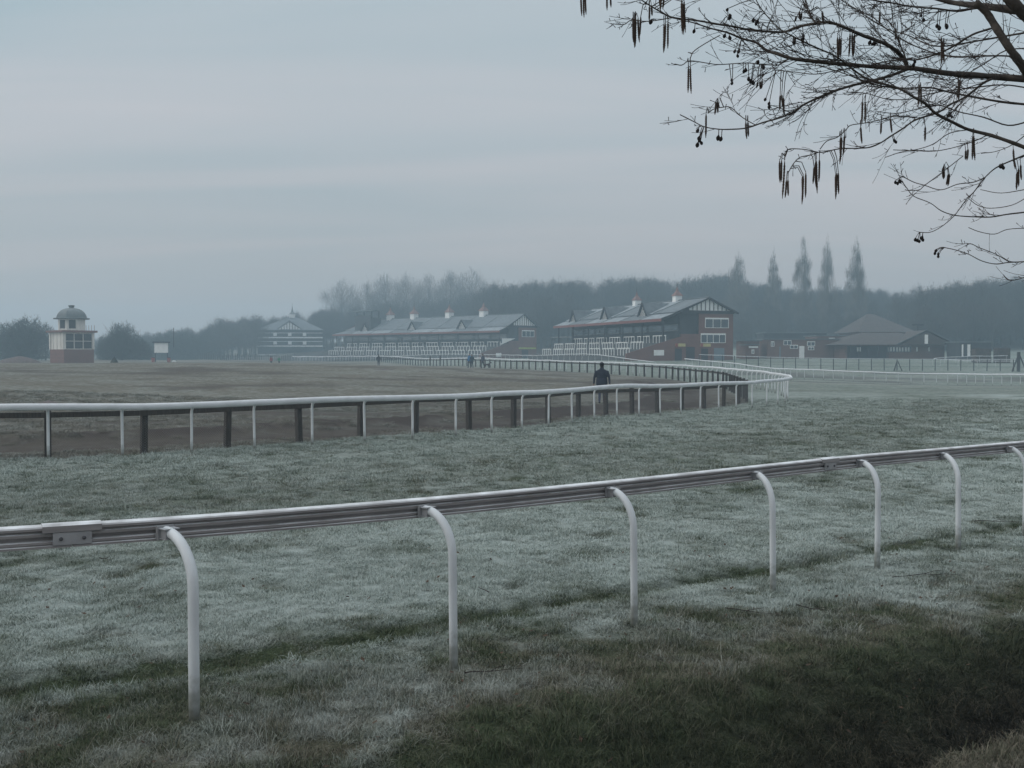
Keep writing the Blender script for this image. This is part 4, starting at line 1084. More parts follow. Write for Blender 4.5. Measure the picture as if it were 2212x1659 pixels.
# ------------------------------------------------------------------ bare winter trees
def bare_tree(h, seed, spread_=.42, trunk_r=.28, ntw=2600, up=.35, first=.22, pop=False, tw_w=.05, tw_l=1.3, bush=False, crown=.28):
    r = random.Random(seed); T = MB(); W = MB()
    segs = []
    def limb(p, d, L, rad, lvl):
        n = 3 if lvl < 2 else 2; pts = [p]; q = Vector(p); dd = Vector(d)
        for k in range(n):
            dd = (dd + Vector((r.uniform(-1, 1), r.uniform(-1, 1), r.uniform(-.5, .5)+up))*(.13 if pop else .20)).normalized()
            q = q+dd*(L/n); pts.append(Vector(q))
        T.tube(pts, [max(.012, rad*(1-.65*i/n)) for i in range(n+1)], 4 if lvl < 1 else 3, cap=False)
        for a, b in zip(pts[:-1], pts[1:]): segs.append((a, b, dd, (b-a).length))
        if lvl < 3:
            for k in range((3 if lvl < 2 else 2)):
                t = r.uniform(.25, 1.0); i = min(n-1, int(t*n)); o_ = pts[i].lerp(pts[i+1], t*n-i)
                if pop: nd = (dd+Vector((r.uniform(-1, 1), r.uniform(-1, 1), .8))*.28).normalized()
                else: nd = (dd+Vector((r.uniform(-1, 1), r.uniform(-1, 1), r.uniform(-.45, .75)))*.75).normalized()
                limb(o_, nd, L*r.uniform(.45, .7), rad*.5, lvl+1)
    n = 8; pts = [Vector((0, 0, -.5))]; q = Vector((0, 0, 0)); lean = Vector((r.uniform(-.03, .03), r.uniform(-.03, .03), 0))
    for k in range(n):
        q = q+Vector((r.uniform(-.05, .05), r.uniform(-.05, .05), 0))*h/n*2+lean*h/n+Vector((0, 0, h*(.90 if not bush else .6)/n)); pts.append(Vector(q))
    T.tube(pts, [max(.015, trunk_r*(1-.95*i/n)) for i in range(n+1)], 6, cap=False)
    nl = 34 if pop else 20
    for k in range(nl):
        u = first+(.98-first)*((k+.5)/nl)**(.9); i = min(n-1, int(u*n)); o_ = pts[i].lerp(pts[i+1], u*n-i); a = k*2.4+r.uniform(-.5, .5)
        if pop:
            d = Vector((math.cos(a)*.24, math.sin(a)*.24, 1)).normalized(); L = h*(.12*(1-u)+.03)*r.uniform(.75, 1.25)
        elif bush:
            el = .15+1.1*u; d = Vector((math.cos(a)*math.cos(el), math.sin(a)*math.cos(el), math.sin(el))); L = h*spread_*(.85-.35*u)*r.uniform(.8, 1.15)
        else:
            el = .45+.75*u+r.uniform(-.15, .15); d = Vector((math.cos(a)*math.cos(el), math.sin(a)*math.cos(el), math.sin(el))); L = h*spread_*(1.0-.62*u)*r.uniform(.7, 1.2)
        limb(o_, d, L, trunk_r*.38*(1-.75*u), 0)
    if bush:
        ph = [r.uniform(0, 6.28) for _ in range(8)]
        for k in range(ntw):
            az = r.uniform(0, 6.28); ct = r.random()**.8; st_ = math.sqrt(max(0, 1-ct*ct))
            lump = 1+.10*math.sin(3*az+ph[0])+.08*math.sin(5*az+ph[1]+4*ct)+.07*math.sin(9*ct+ph[2]+2*az)+.05*math.sin(13*az+ph[3]+11*ct)
            rad = (r.random()**.42)*lump; hw = h*.52
            p = Vector((math.cos(az)*st_*hw*rad, math.sin(az)*st_*hw*rad, .03*h+ct*h*.92*rad))
            out_d = Vector((p.x, p.y, (p.z-h*.25))).normalized()
            d = (out_d*.8+Vector((r.uniform(-1, 1), r.uniform(-1, 1), r.uniform(-.4, 1)))*.7).normalized(); L = tw_l*r.uniform(.3, .8); w = Vector((r.uniform(-1, 1), r.uniform(-1, 1), r.uniform(-.5, .5))).normalized()*tw_w
            m = p+d*L*.5; W.poly([p-w, p+w, m]); W.poly([m-w*.5, m+w*.5, m+(d+Vector((r.uniform(-.6, .6), r.uniform(-.6, .6), .2))).normalized()*L*.6])
        return T, W
    # fine twigs fill the crown's envelope, gathered in clumps with gaps
    ph = [r.uniform(0, 6.28) for _ in range(6)]
    def env(t, az):
        if pop: e_ = min(1, (t+.02)/.16)**.55*(1 if t < .28 else max(0, 1-((t-.28)/.73)**1.5))
        else: e_ = math.sin(math.pi*min(1, t*.86+.12))**.75
        return e_*(1+.10*math.sin(3*az+ph[0]+5*t)+.10*math.sin(5*az+ph[1]-9*t)+.08*math.sin(17*t+ph[2]+az)+.06*math.sin(11*az+ph[3]))
    zlo, zhi = (.05*h, 1.0*h) if pop else (.22*h, .99*h)
    Rm = crown*h
    def spot():
        while True:
            t = r.random(); az = r.uniform(0, 6.28); e_ = env(t, az)
            if r.random() < e_*e_: return t, az, (r.random()**.55)*e_
    def place(t, az, rho): 
        tr = pts[min(n, int((t*.9)*n))]; return Vector((tr.x*.6+math.cos(az)*rho*Rm, tr.y*.6+math.sin(az)*rho*Rm, zlo+t*(zhi-zlo)))
    cl = [place(*spot()) for _ in range(70 if pop else 90)]
    for k in range(ntw):
        if r.random() < .62:
            c = r.choice(cl); sg_ = Rm*.13; p = c+Vector((r.gauss(0, sg_), r.gauss(0, sg_), r.gauss(0, sg_*1.4)))
        else: p = place(*spot())
        o_ = Vector((p.x, p.y, (p.z-h*.3)*.6)); o_ = o_.normalized() if o_.length > .01 else Vector((0, 0, 1))
        if pop: d = (o_*.22+Vector((r.uniform(-1, 1), r.uniform(-1, 1), 0))*.2+Vector((0, 0, 1))).normalized()
        else: d = (o_*.8+Vector((r.uniform(-1, 1), r.uniform(-1, 1), r.uniform(-.4, .8)))*.6+Vector((0, 0, up))).normalized()
        L = tw_l*r.uniform(.4, 1.1); m = p+d*L*.5; e_ = m+(d+Vector((r.uniform(-.4, .4), r.uniform(-.4, .4), .15))*(.4 if pop else 1)).normalized()*L*.55
        w = Vector((r.uniform(-1, 1), r.uniform(-1, 1), r.uniform(-.4, .4))).normalized()*tw_w
        W.poly([p-w*.5, p+w*.5, m]); W.poly([m-w*.35, m+w*.35, e_])
        s = m+(d+Vector((r.uniform(-1, 1), r.uniform(-1, 1), r.uniform(-.2, .6)))*(.3 if pop else .8)).normalized()*L*.45
        W.poly([m-w*.3, m+w*.3, s])
    return T, W
def tree_meshes(key, tm, wm, **k):
    T, W = bare_tree(**k)
    return (T.mesh('trunk', tm), W.mesh('crown', wm))
TP = {}
for i in range(4):
    TP['wood%d' % i] = tree_meshes('w', M['fartrunk'], M['fartwig'], h=15, seed=100+i, ntw=4600, spread_=.30, first=.2, tw_w=.042, tw_l=1.4, crown=.30)
for i in range(3):
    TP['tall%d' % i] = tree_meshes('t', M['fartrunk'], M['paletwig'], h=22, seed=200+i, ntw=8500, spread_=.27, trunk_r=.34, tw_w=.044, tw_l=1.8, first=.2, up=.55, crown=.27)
for i in range(2):
    TP['bush%d' % i] = tree_meshes('b', M['fartrunk'], M['evergreen'], h=9, seed=300+i, ntw=12000, spread_=.62, first=.03, tw_w=.09, tw_l=1.0, bush=True, up=.2)
for i in range(3):
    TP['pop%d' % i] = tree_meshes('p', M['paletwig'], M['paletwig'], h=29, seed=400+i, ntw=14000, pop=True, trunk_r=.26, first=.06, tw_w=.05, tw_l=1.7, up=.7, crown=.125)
def top_of(key): return max(max(v.co.z for v in TP[key][0].vertices), max(v.co.z for v in TP[key][1].vertices))
TOPZ = {k: top_of(k) for k in TP}
def put_tree(name, key, px, Y, top_y, native, label, group, wsc=1.0, z=None):
    x = (px-1106)/FPX*Y; zt = (765-top_y)/FPX*Y+EYE
    if z is None: z = gz_s(x, Y)
    s = (zt-z)/TOPZ[key]
    o = empty(name, (x, Y, z), random.uniform(0, 6.28), label, 'tree', group)
    o.scale = (s*wsc, s*wsc, s)
    inst('trunk', TP[key][0], o); inst('crown', TP[key][1], o)
    return o
POP = [(1595, 268, 546, 'pop0', 1.5, 'leftmost poplar with a broad broken top'), (1668, 266, 543, 'pop1', 1.0, 'second poplar from the left, thin and shorter'),
       (1730, 262, 517, 'pop2', 1.0, 'middle poplar of the row of five'), (1785, 258, 515, 'pop0', .95, 'fourth poplar from the left, slender and tall'), (1845, 255, 514, 'pop1', 1.1, 'rightmost tall pale poplar of the row')]
for (px, Y, ty, k, ws, lb_) in POP:
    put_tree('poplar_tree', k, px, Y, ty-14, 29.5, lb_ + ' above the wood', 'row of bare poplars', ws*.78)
TALL = [(745, 372, 608, 1.0, 'leftmost of the pale tall trees above the hazier stand'), (790, 365, 604, 1.1, 'tall pale tree left of the rooftop camera box'), (838, 372, 598, 1.0, 'tall pale tree above the rooftop camera box'),
        (884, 360, 596, .9, 'tall pale tree just right of the rooftop camera box'), (925, 368, 588, 1.0, 'fullest of the tall pale trees behind the hazier stand'), (972, 360, 590, .9, 'narrow tall pale tree behind the hazier stand ridge'), (1012, 366, 586, 1.0, 'rightmost of the tall pale trees behind the hazier stand')]
for i, (px, Y, ty, ws, lb_) in enumerate(TALL):
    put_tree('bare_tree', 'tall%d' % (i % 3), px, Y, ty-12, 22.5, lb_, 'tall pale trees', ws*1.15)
LEFT = [(20, 205, 688, 'bush0', 1.1, 'dark dense tree at the extreme left edge'), (62, 200, 676, 'bush1', 1.25, 'tallest dark dense tree left of the judges tower'), (98, 210, 690, 'wood1', 1.2, 'thin twiggy dark tree touching the tower on its left'),
        (264, 212, 689, 'bush0', 1.05, 'round topped dark tree right of the judges tower'), (232, 222, 718, 'bush1', .9, 'low dark bush between the tower and the round topped tree'), (305, 225, 728, 'bush1', 1.2, 'low dark bush on the right flank of the round topped tree'),
        (350, 290, 712, 'bush0', 1.1, 'hazy low tree behind the small white board'), (392, 295, 706, 'bush1', 1.2, 'hazy broad tree right of the small white board'), (420, 300, 716, 'bush0', .9, 'small hazy tree at the edge of the gap in the tree line'),
        (478, 300, 676, 'wood0', 1.35, 'hazy dense tree left of the pavilion stand'), (530, 318, 674, 'tall1', 1.0, 'hazy open tree with forked trunk beside the pavilion stand'), (455, 310, 700, 'bush1', 1.0, 'low hazy tree at the left end of the paling fence')]
NAT = {'bush0': 8.9, 'bush1': 8.9, 'wood0': 15, 'wood1': 15, 'tall1': 22.5}
for (px, Y, ty, k, ws, lb_) in LEFT:
    put_tree('bare_tree', k, px, Y, ty, NAT[k], lb_, None, ws)
# the wood on the rise behind the stands: one mass
CREST = [(150, 730), (300, 722), (340, 712), (400, 706), (440, 700), (480, 684), (520, 680), (560, 674), (600, 670), (660, 664), (700, 655), (760, 640), (850, 630), (960, 625), (1040, 612), (1080, 612), (1150, 606), (1200, 604), (1280, 601), (1350, 598), (1420, 600), (1500, 601), (1560, 590), (1640, 612), (1700, 622), (1800, 622), (1900, 624), (1950, 628), (2000, 618), (2100, 601), (2212, 596), (2400, 590), (2700, 590)]
cxs = np.array([c[0] for c in CREST]); cys = np.array([c[1] for c in CREST])
wp, wr_, ws_, wi = [], [], [], []
def wood_band(p0, p1, Y0, Y1, n, frac0, frac1):
    for k in range(n):
        px = random.uniform(p0, p1); Y = random.uniform(Y0, Y1); f = random.uniform(frac0, frac1)
        cy_ = float(np.interp(px, cxs, cys)); ty = 765-(765-cy_)*f + random.uniform(-5, 5)
        x = (px-1106)/FPX*Y; z = gz_s(x, Y); zt = (765-ty)/FPX*Y+EYE; hh = zt-z
        if hh < 3.5: hh = 3.5
        s = hh/TOPZ['wood0']; w = max(s*random.uniform(.9, 1.25), .55)
        wp.append((x, Y, z)); wr_.append((0, 0, random.uniform(0, 6.28))); ws_.append((w, w, s)); wi.append(random.randrange(4))
wood_band(190, 440, 310, 345, 40, .95, 1.12); wood_band(430, 560, 310, 345, 26, .9, 1.05); wood_band(520, 730, 335, 360, 46, .85, 1.0); wood_band(700, 1070, 330, 360, 70, .72, .95)
wood_band(1030, 1960, 292, 325, 190, 1.0, 1.07); wood_band(1030, 1960, 262, 290, 120, .6, .9); wood_band(1480, 2050, 240, 262, 60, .4, .7)
wood_band(1930, 2750, 228, 262, 150, 1.0, 1.07); wood_band(1930, 2700, 205, 228, 90, .5, .85)
def merge_mesh(name, parts):
    V = []; F = []; MI = []
    mats = []
    for me in parts:
        n0 = len(V); V += [tuple(v.co) for v in me.vertices]; F += [tuple(n0+i for i in p.vertices) for p in me.polygons]
        MI += [len(mats)]*len(me.polygons); mats.append(me.materials[0])
    m = bpy.data.meshes.new(name); m.from_pydata(V, [], F); m.update()
    for x in mats: m.materials.append(x)
    m.polygons.foreach_set('material_index', MI); return m
wo_ = scatter('woodland', [merge_mesh('wood_tree', TP['wood%d' % i]) for i in range(4)], wp, wr_, ws_, wi, {}, M['fartwig'])
tag(wo_, 'bare hazy wood covering the rise behind the stands', 'wood', kind='stuff')
# ------------------------------------------------------------------ alder overhanging from the right (points given as photo px of a 3840 wide frame, at real depths)
K = 0.576
AL = empty('alder_tree', (2.75, 3.3, gz(2.75, 3.3)), 0, 'bare alder hung with catkins and small cones reaching in from the right', 'tree')
ab = Vector(AL.location)
def A3(x, y, Y): return pix(x*K, y*K, Y)
TRK = Vector((2.75, 3.3, 0))
LIMBS = [  # name, depth at first point, depth at last, width px first, last, points
 (3.0, 2.75, 30, 4, [(3850,297),(3750,290),(3650,282),(3550,275),(3450,260),(3405,255),(3300,252),(3161,241),(3053,230),(2971,220),(2917,203),(2876,190),(2836,160),(2781,144),(2727,122),(2660,105),(2600,85),(2540,72)]),
 (2.93, 2.5, 18, 5, [(3405,255),(3389,220),(3362,190),(3321,165),(3270,146),(3215,125),(3161,100),(3107,84),(3053,89),(2985,103),(2944,119),(2890,119),(2808,111),(2754,100),(2700,92),(2620,78),(2523,65),(2480,46),(2406,0),(2360,-40)]),
 (2.93, 2.4, 14, 3, [(3405,258),(3350,280),(3290,298),(3240,310),(3180,325),(3120,345),(3060,370),(3010,395),(2985,415),(2930,440),(2860,460),(2800,480),(2740,485),(2690,484),(2640,475),(2600,455),(2550,430)]),
 (2.7, 2.6, 36, 30, [(3880,330),(3840,258),(3782,176),(3742,114),(3701,49),(3660,10)]),
 (2.7, 2.9, 40, 9, [(3860,45),(3740,30),(3650,20),(3560,8),(3480,-15),(3380,-60)]),
 (2.7, 2.6, 50, 44, [(3880,90),(3820,30),(3770,-20)]),
 (2.8, 2.6, 10, 5, [(3680,28),(3640,34),(3590,42),(3510,32),(3440,27),(3375,17),(3330,8),(3272,0),(3200,-30)]),
 (2.75, 3.1, 9, 3, [(3850,122),(3755,138),(3647,157),(3565,171),(3511,173),(3470,163),(3400,130),(3330,110),(3240,55),(3180,20)]),
 (2.7, 3.0, 10, 3, [(3742,100),(3700,112),(3647,130),(3593,163),(3538,193),(3484,212),(3430,225),(3389,222),(3321,231),(3280,241),(3240,250),(3150,262),(3060,278),(2980,270),(2900,262)]),
 (3.2, 3.4, 8, 3, [(3850,232),(3796,212),(3715,209),(3620,213),(3552,209),(3511,200),(3484,192),(3403,160),(3335,117),(3281,70),(3240,49),(3170,10),(3130,-20)]),
 (3.3, 3.0, 11, 3, [(3850,392),(3755,382),(3647,363),(3565,347),(3511,333),(3470,328),(3376,331),(3300,322),(3230,300),(3150,270),(3060,245),(2990,242)]),
 (2.9, 2.6, 17, 4, [(3860,560),(3796,535),(3714,507),(3632,486),(3570,457),(3509,425),(3470,388),(3430,366),(3376,334),(3300,310),(3242,290),(3188,252),(3134,211),(3053,175),(2971,135),(2920,105),(2860,40),(2830,-10)]),
 (3.0, 2.6, 11, 3, [(3720,296),(3687,312),(3647,344),(3606,372),(3565,391),(3522,420),(3470,437),(3427,453),(3386,482),(3337,513),(3304,535),(3263,552),(3222,556),(3149,558),(3101,568),(3070,571),(3022,561),(2968,558),(2953,565),(2943,590)]),
 (2.64, 2.6, 3, 2, [(3070,571),(3035,582),(3000,590),(2975,615),(2955,650)]),
 (2.8, 2.6, 5, 2.5, [(3440,440),(3386,437),(3345,437),(3300,450),(3240,462),(3190,470),(3170,490),(3140,515),(3100,530),(3075,560)]),
 (3.0, 3.0, 9, 4, [(3860,575),(3796,601),(3734,630),(3693,666)]),
 (3.0, 2.8, 5, 2, [(3693,666),(3652,683),(3591,691),(3529,712),(3468,695),(3427,683),(3382,660)]),
 (3.0, 3.1, 5, 2, [(3693,666),(3652,720),(3624,748),(3591,794),(3570,818),(3529,851),(3488,871),(3445,871)]),
 (3.2, 3.0, 7, 2, [(3860,794),(3775,804),(3714,814),(3632,812),(3575,806),(3529,790),(3488,761),(3427,736),(3402,707),(3382,679)]),
 (3.0, 2.9, 6, 2, [(3860,981),(3784,984),(3734,990),(3681,978),(3632,953),(3583,937),(3536,927)]),
 (2.98, 3.0, 4, 2, [(3784,982),(3734,953),(3673,929),(3640,914),(3620,923)]),
 (3.3, 3.3, 4, 2, [(3860,855),(3780,860),(3730,878),(3673,869),(3632,853)]),
 (3.3, 3.3, 4, 2, [(3860,735),(3796,769),(3714,781),(3665,769),(3632,744)]),
 (3.5, 3.5, 4, 2, [(3860,708),(3755,724),(3677,711)]),
 (3.0, 3.0, 4, 2, [(3870,1032),(3790,1052),(3762,1030)]),
 (3.4, 3.3, 5, 2, [(3860,495),(3796,543),(3734,568),(3680,575)]),
 (2.9, 3.1, 5, 2, [(3706,505),(3652,530),(3570,555),(3500,567),(3430,565),(3350,562)]),
 (2.9, 3.2, 5, 2, [(3632,486),(3560,500),(3500,540),(3440,560),(3380,570),(3320,590)]),
 (2.9, 2.9, 3, 2, [(3612,585),(3529,650),(3468,695),(3447,712),(3406,714)]),
 (2.75, 2.55, 6, 2.5, [(2958,222),(2930,236),(2917,244),(2849,241),(2798,236),(2700,242),(2660,238),(2588,228),(2558,244),(2531,240)]),
 (2.55, 2.65, 3, 2.5, [(2588,228),(2590,215),(2605,190),(2650,160),(2700,132)]),
 (2.5, 2.5, 4, 2.5, [(2835,470),(2785,441),(2740,403),(2706,403),(2677,409),(2655,425)]),
 (2.5, 2.5, 4, 2, [(2523,65),(2470,75),(2420,80),(2370,75),(2345,90),(2335,90)]),
 (3.1, 3.3, 7, 3, [(3860,455),(3780,470),(3690,440),(3600,420),(3520,395),(3440,410),(3360,425),(3290,418)]),
 (3.5, 3.3, 7, 3, [(3860,330),(3760,318),(3640,330),(3520,345),(3420,370),(3330,372),(3250,350),(3180,345)]),
 (3.5, 3.6, 6, 3, [(3860,180),(3770,190),(3690,240),(3600,290),(3540,300),(3450,280),(3380,290)]),
 (2.8, 2.7, 6, 3, [(3405,240),(3370,150),(3350,90),(3345,40),(3335,-20)]),
 (2.6, 2.6, 9, 4, [(3060,88),(3040,60),(3020,20),(3000,-20)]),
]
branch_pts = []      # (photo x, photo y, depth, world) samples for twigs and catkins
rr = random.Random(5)
def px2m(w, Y): return w*K/FPX*Y
for li, (Y0, Y1, w0, w1, P) in enumerate(LIMBS):
    n = len(P); L = [0]
    for a, b in zip(P[:-1], P[1:]): L.append(L[-1]+math.hypot(b[0]-a[0], b[1]-a[1]))
    W3 = []
    for (p, s) in zip(P, L):
        t = s/L[-1]; Y = Y0+(Y1-Y0)*t+.05*math.sin(s*.013+li); W3.append(A3(p[0], p[1], Y))
    sm = catmull(W3, 4)
    rad = []
    for i in range(len(sm)):
        t = i/(len(sm)-1); w = (w0+(w1-w0)*t**.8)*.88; rad.append(max(.0012, px2m(w, Y0+(Y1-Y0)*t)/2*rr.uniform(.92, 1.1)))
    # carry limbs that leave the frame on to the trunk
    if P[0][0] >= 3850:
        a = sm[0]; tgt = TRK+Vector((0, 0, max(1.7, a.z*.75+.4))); ext = [tgt.lerp(a, t)+Vector((0, 0, .10*math.sin(t*3.1))) for t in (0, .35, .7)]
        sm = ext+sm; rad = [rad[0]*1.9, rad[0]*1.6, rad[0]*1.25]+rad
    MB().tube([p-ab for p in sm], rad, 7 if w0 > 8 else 5).build('branch', M['bark'], AL, True)
    for i in range(len(sm)-1):
        for t in (0, .5):
            p = sm[i].lerp(sm[i+1], t)
            if p.y > .5:
                branch_pts.append((p, (sm[i+1]-sm[i]).normalized(), rad[i], li))
# twigs
tw = MB(); tw_pts = []
def grow(p, d, L, rad, lvl):
    n = max(4, int(L/.016)); pts = [p]; q = Vector(p); dd = Vector(d).normalized()
    ax = Vector((rr.uniform(-1, 1), rr.uniform(-1, 1)*.5, rr.uniform(-1, 1))).normalized()*rr.uniform(.02, .10)
    for k in range(n):
        zig = Vector((rr.uniform(-1, 1), rr.uniform(-1, 1)*.6, rr.uniform(-1, 1)))*.13
        up_ = Vector((0, 0, -.015 if k < n*.5 else .07))
        dd = (dd+ax+zig+up_).normalized(); q = q+dd*(L/n); pts.append(Vector(q))
    tw.tube([x-ab for x in pts], [max(.0006, rad*(1-.5*i/n)) for i in range(n+1)], 3 if rad < .0014 else 4, cap=False)
    for k in range(1, n, 2):          # spur buds
        if rr.random() < .45:
            s = (dd*.7+Vector((rr.uniform(-1, 1), rr.uniform(-1, 1), rr.uniform(-.6, 1)))).normalized()*rr.uniform(.006, .016)
            tw.tube([pts[k]-ab, pts[k]+s*.6-ab, pts[k]+s-ab], [.0008, .0009, .0012], 3, cap=False)
    if lvl < 2 and L > .05:
        for k in range(rr.choice((1, 2, 3)) if lvl == 0 else rr.choice((0, 1, 1))):
            i = rr.randrange(1, max(2, int(n*.8))); loc_d = (pts[i+1]-pts[i-1]).normalized()
            nd = (loc_d+Vector((rr.uniform(-1, 1), rr.uniform(-1, 1)*.6, rr.uniform(-1, 1)))*.55).normalized()
            grow(pts[i], nd, L*rr.uniform(.35, .65), rad*.8, lvl+1)
def proj(p):
    c, s = math.cos(PITCH), math.sin(PITCH); dz = p.z-EYE
    f = p.y*c-dz*s; u = p.x; v = p.y*s+dz*c
    return ((1106+FPX*u/f)/K, (829.5-FPX*v/f)/K)
cnt = 0
for (p, t, r_, li) in branch_pts:
    X, Y = proj(p)
    if X > 3900 or Y < -60: prob = .10
    elif Y < 480 and X > 2820: prob = .25
    elif Y < 140: prob = .20
    elif X < 2820: prob = .09
    else: prob = .14
    if rr.random() < prob:
        side = Vector((rr.uniform(-1, 1), rr.uniform(-1, 1)*.7, rr.uniform(-1, 1)))
        d = (t+side*.55).normalized()
        L = rr.uniform(.06, .24) if Y < 400 and X > 2800 else rr.uniform(.02, .08)
        grow(p, d, L, min(r_*.6, rr.uniform(.0008, .0014)), 0 if L > .07 else 2); cnt += 1
tw.build('twigs', M['twig'], AL)['kind'] = 'stuff'
# trunk and a few rising limbs outside the frame
MB().tube([Vector(q) for q in ((0, 0, -.4), (.02, 0, .4), (0, .03, 1.2), (-.03, .05, 2.0), (.0, .02, 3.0), (.08, 0, 4.2), (.05, .1, 5.6), (.1, .1, 7.0))], [.17, .135, .12, .11, .095, .075, .05, .02], 12).build('trunk', M['bark'], AL, True)
for k in range(9):
    a = rr.uniform(-.9, 2.2); z0 = rr.uniform(2.6, 6); d = Vector((math.cos(a), math.sin(a), .55)); P = [Vector((0, 0, z0))]
    for j in range(6): d = (d+Vector((rr.uniform(-.3, .3), rr.uniform(-.3, .3), rr.uniform(-.1, .25)))).normalized(); P.append(P[-1]+d*.28)
    MB().tube(P, [.03*(1-j/7.5) for j in range(7)], 6).build('branch', M['bark'], AL, True)
# catkins (hang straight down), each on a thin stalk from the nearest branch
def catkin_mesh(seed):
    r = random.Random(seed); prof = []; n = 26
    for k in range(n+1):
        u = k/n; e_ = min(1, u*5)*min(1, (1-u)*4+.25); prof.append((.0023*e_*(1.18 if k % 2 else .82), -u))
    m = MB(); S = 7; n0 = 0
    bend = r.uniform(-.004, .004)
    for (r0, z) in prof:
        for k in range(S):
            a = 2*math.pi*k/S+z*9; m.v.append((r0*math.cos(a)+bend*z*z, r0*math.sin(a), z))
    for i in range(len(prof)-1):
        for k in range(S): a = i*S+k; b = i*S+(k+1) % S; m.f.append((a, a+S, b+S, b))
    m.f.append(tuple(range(S))); m.f.append(tuple(reversed(range((len(prof)-1)*S, len(prof)*S))))
    return m.mesh('catkin', M['catkin'])
ck = [catkin_mesh(i) for i in range(3)]
CAT = [(2178,-45,62),(2189,-40,66),(2195,-40,55),(2276,-50,38),(2289,-40,27),(2374,55,160),(2379,60,182),(2384,52,175),(2393,60,160),(2403,55,142),(2436,18,80),(2444,18,58),(2474,-50,28),(2480,-45,42),(2491,-40,34),
       (2490,80,198),(2496,78,192),(2505,72,182),(2556,-10,130),(2561,0,132),(2566,-5,122),(2582,240,350),(2589,240,353),(2648,420,517),(2685,375,430),(2691,375,425),(2797,452,521),(2805,452,512),(2926,352,415),(2932,350,400),(2939,360,432),
       (3141,132,226),(3148,130,230),(3154,135,215),(3188,118,214),(3196,115,218),(3204,120,210),(2924,597,686),(2931,595,682),(2943,594,745),(2949,670,742),(2955,668,736),(3009,655,742),(3013,650,766),(3022,640,742),(3053,620,690),(3058,600,700),(3062,592,725),(3073,590,682),
       (3134,648,735),(3138,640,747),(3144,640,728),(3152,510,586),(3157,505,617),(3167,500,580),(3531,132,245),(3537,150,240),(3447,310,400),(3454,320,396),(3596,295,372),(3601,290,380),(3234,372,464),(3245,375,460),(3648,505,600),(3652,500,602),(3800,552,636),(3814,640,712),(3820,625,700),(3828,612,675),(3535,628,672),(3540,620,668),(3556,650,694),(3560,648,698),(3228,470,540),(3340,440,500),(3622,560,600),(3630,555,602),(2842,305,330),(2850,302,334),(2858,298,332),(2986,60,80),(2998,40,75),(3006,45,80),(3085,40,85),(3300,40,95),(3360,100,150),(3305,455,505),(3470,470,530)]
def nearest(X, Y):
    best = None
    for (p, t, r_, li) in branch_pts:
        u, v = proj(p)
        d = math.hypot(u-X, (v-Y)*(1 if v < Y else 2.2))
        if best is None or d < best[0]: best = (d, p, u, v)
    return best
stalk = MB()
for i, (x, y0, y1) in enumerate(CAT):
    d, p, u, v = nearest(x, y0)
    Y = p.y+rr.uniform(-.015, .015)
    a = A3(x, y0, Y); b = A3(x, y1, Y); L = a.z-b.z
    o = inst('catkin', ck[i % 3], AL, a-ab, (0, rr.uniform(-.03, .03), rr.uniform(0, 6.28)), (Y/2.5, Y/2.5, L))
    q = p.lerp(a, .6)+Vector((0, 0, .012))
    stalk.tube([p-ab, q-ab, a+Vector((0, 0, -.004))-ab], [.0013, .0011, .0010], 4, cap=False)
# cones
def cone_mesh(seed):
    r = random.Random(seed); m = MB(); n = 7; S = 8
    prof = [(.15, 0)]+[(math.sin(math.pi*(k+.5)/(n+1))**.7*(.42 if k % 2 else .36), -(k+.5)/(n+.5)) for k in range(n+1)]
    m.lathe([(a*.0105, b*.0110) for a, b in reversed(prof)], S); return m.mesh('cone', M['cone'])
co = [cone_mesh(1), cone_mesh(2)]
CON = [(2445,82),(2605,118),(2729,41),(2736,62),(2741,70),(2826,78),(2836,92),(2842,84),(2620,493),(2623,522),(2618,544),(2627,540),(2624,532),(2695,518),(2706,524),(2873,375),(2886,390),(2885,402),(2758,195),(2765,212),(2774,194),(2845,235),(2860,255),(2788,272),(2796,264),(2808,298),(2818,305),(2820,312),(2742,305),(2747,315),(2720,136),(2735,143),
       (3358,686),(3366,690),(3372,680),(3434,900),(3443,903),(3450,908),(3458,901),(3460,893),(3513,943),(3507,953),(3518,956),(3518,966),(3557,436),(3563,428),(3350,531),(3356,535),(3748,626),(3756,624),(3761,630),(3265,160),(3275,168),(3283,163),(3430,235),(3427,245),(3515,98),(3522,105),(3545,98),(3550,104),(2975,150),(2980,158),(3012,136),(3016,148),(3455,62),(3462,78),(3560,435),(3568,440)]
for i, (x, y) in enumerate(CON):
    d, p, u, v = nearest(x, y-14)
    a = A3(x, y, p.y+rr.uniform(-.02, .02)); s = rr.uniform(.85, 1.25)
    inst('cone', co[i % 2], AL, a+Vector((0, 0, .007))-ab, (rr.uniform(-.5, .5), rr.uniform(-.5, .5), rr.uniform(0, 6)), s)
    stalk.tube([p-ab, p.lerp(a, .5)+Vector((0, 0, .006))-ab, a+Vector((0, 0, .006))-ab], [.0012, .001, .001], 4, cap=False)
stalk.build('stalks', M['twig'], AL)['kind'] = 'stuff'

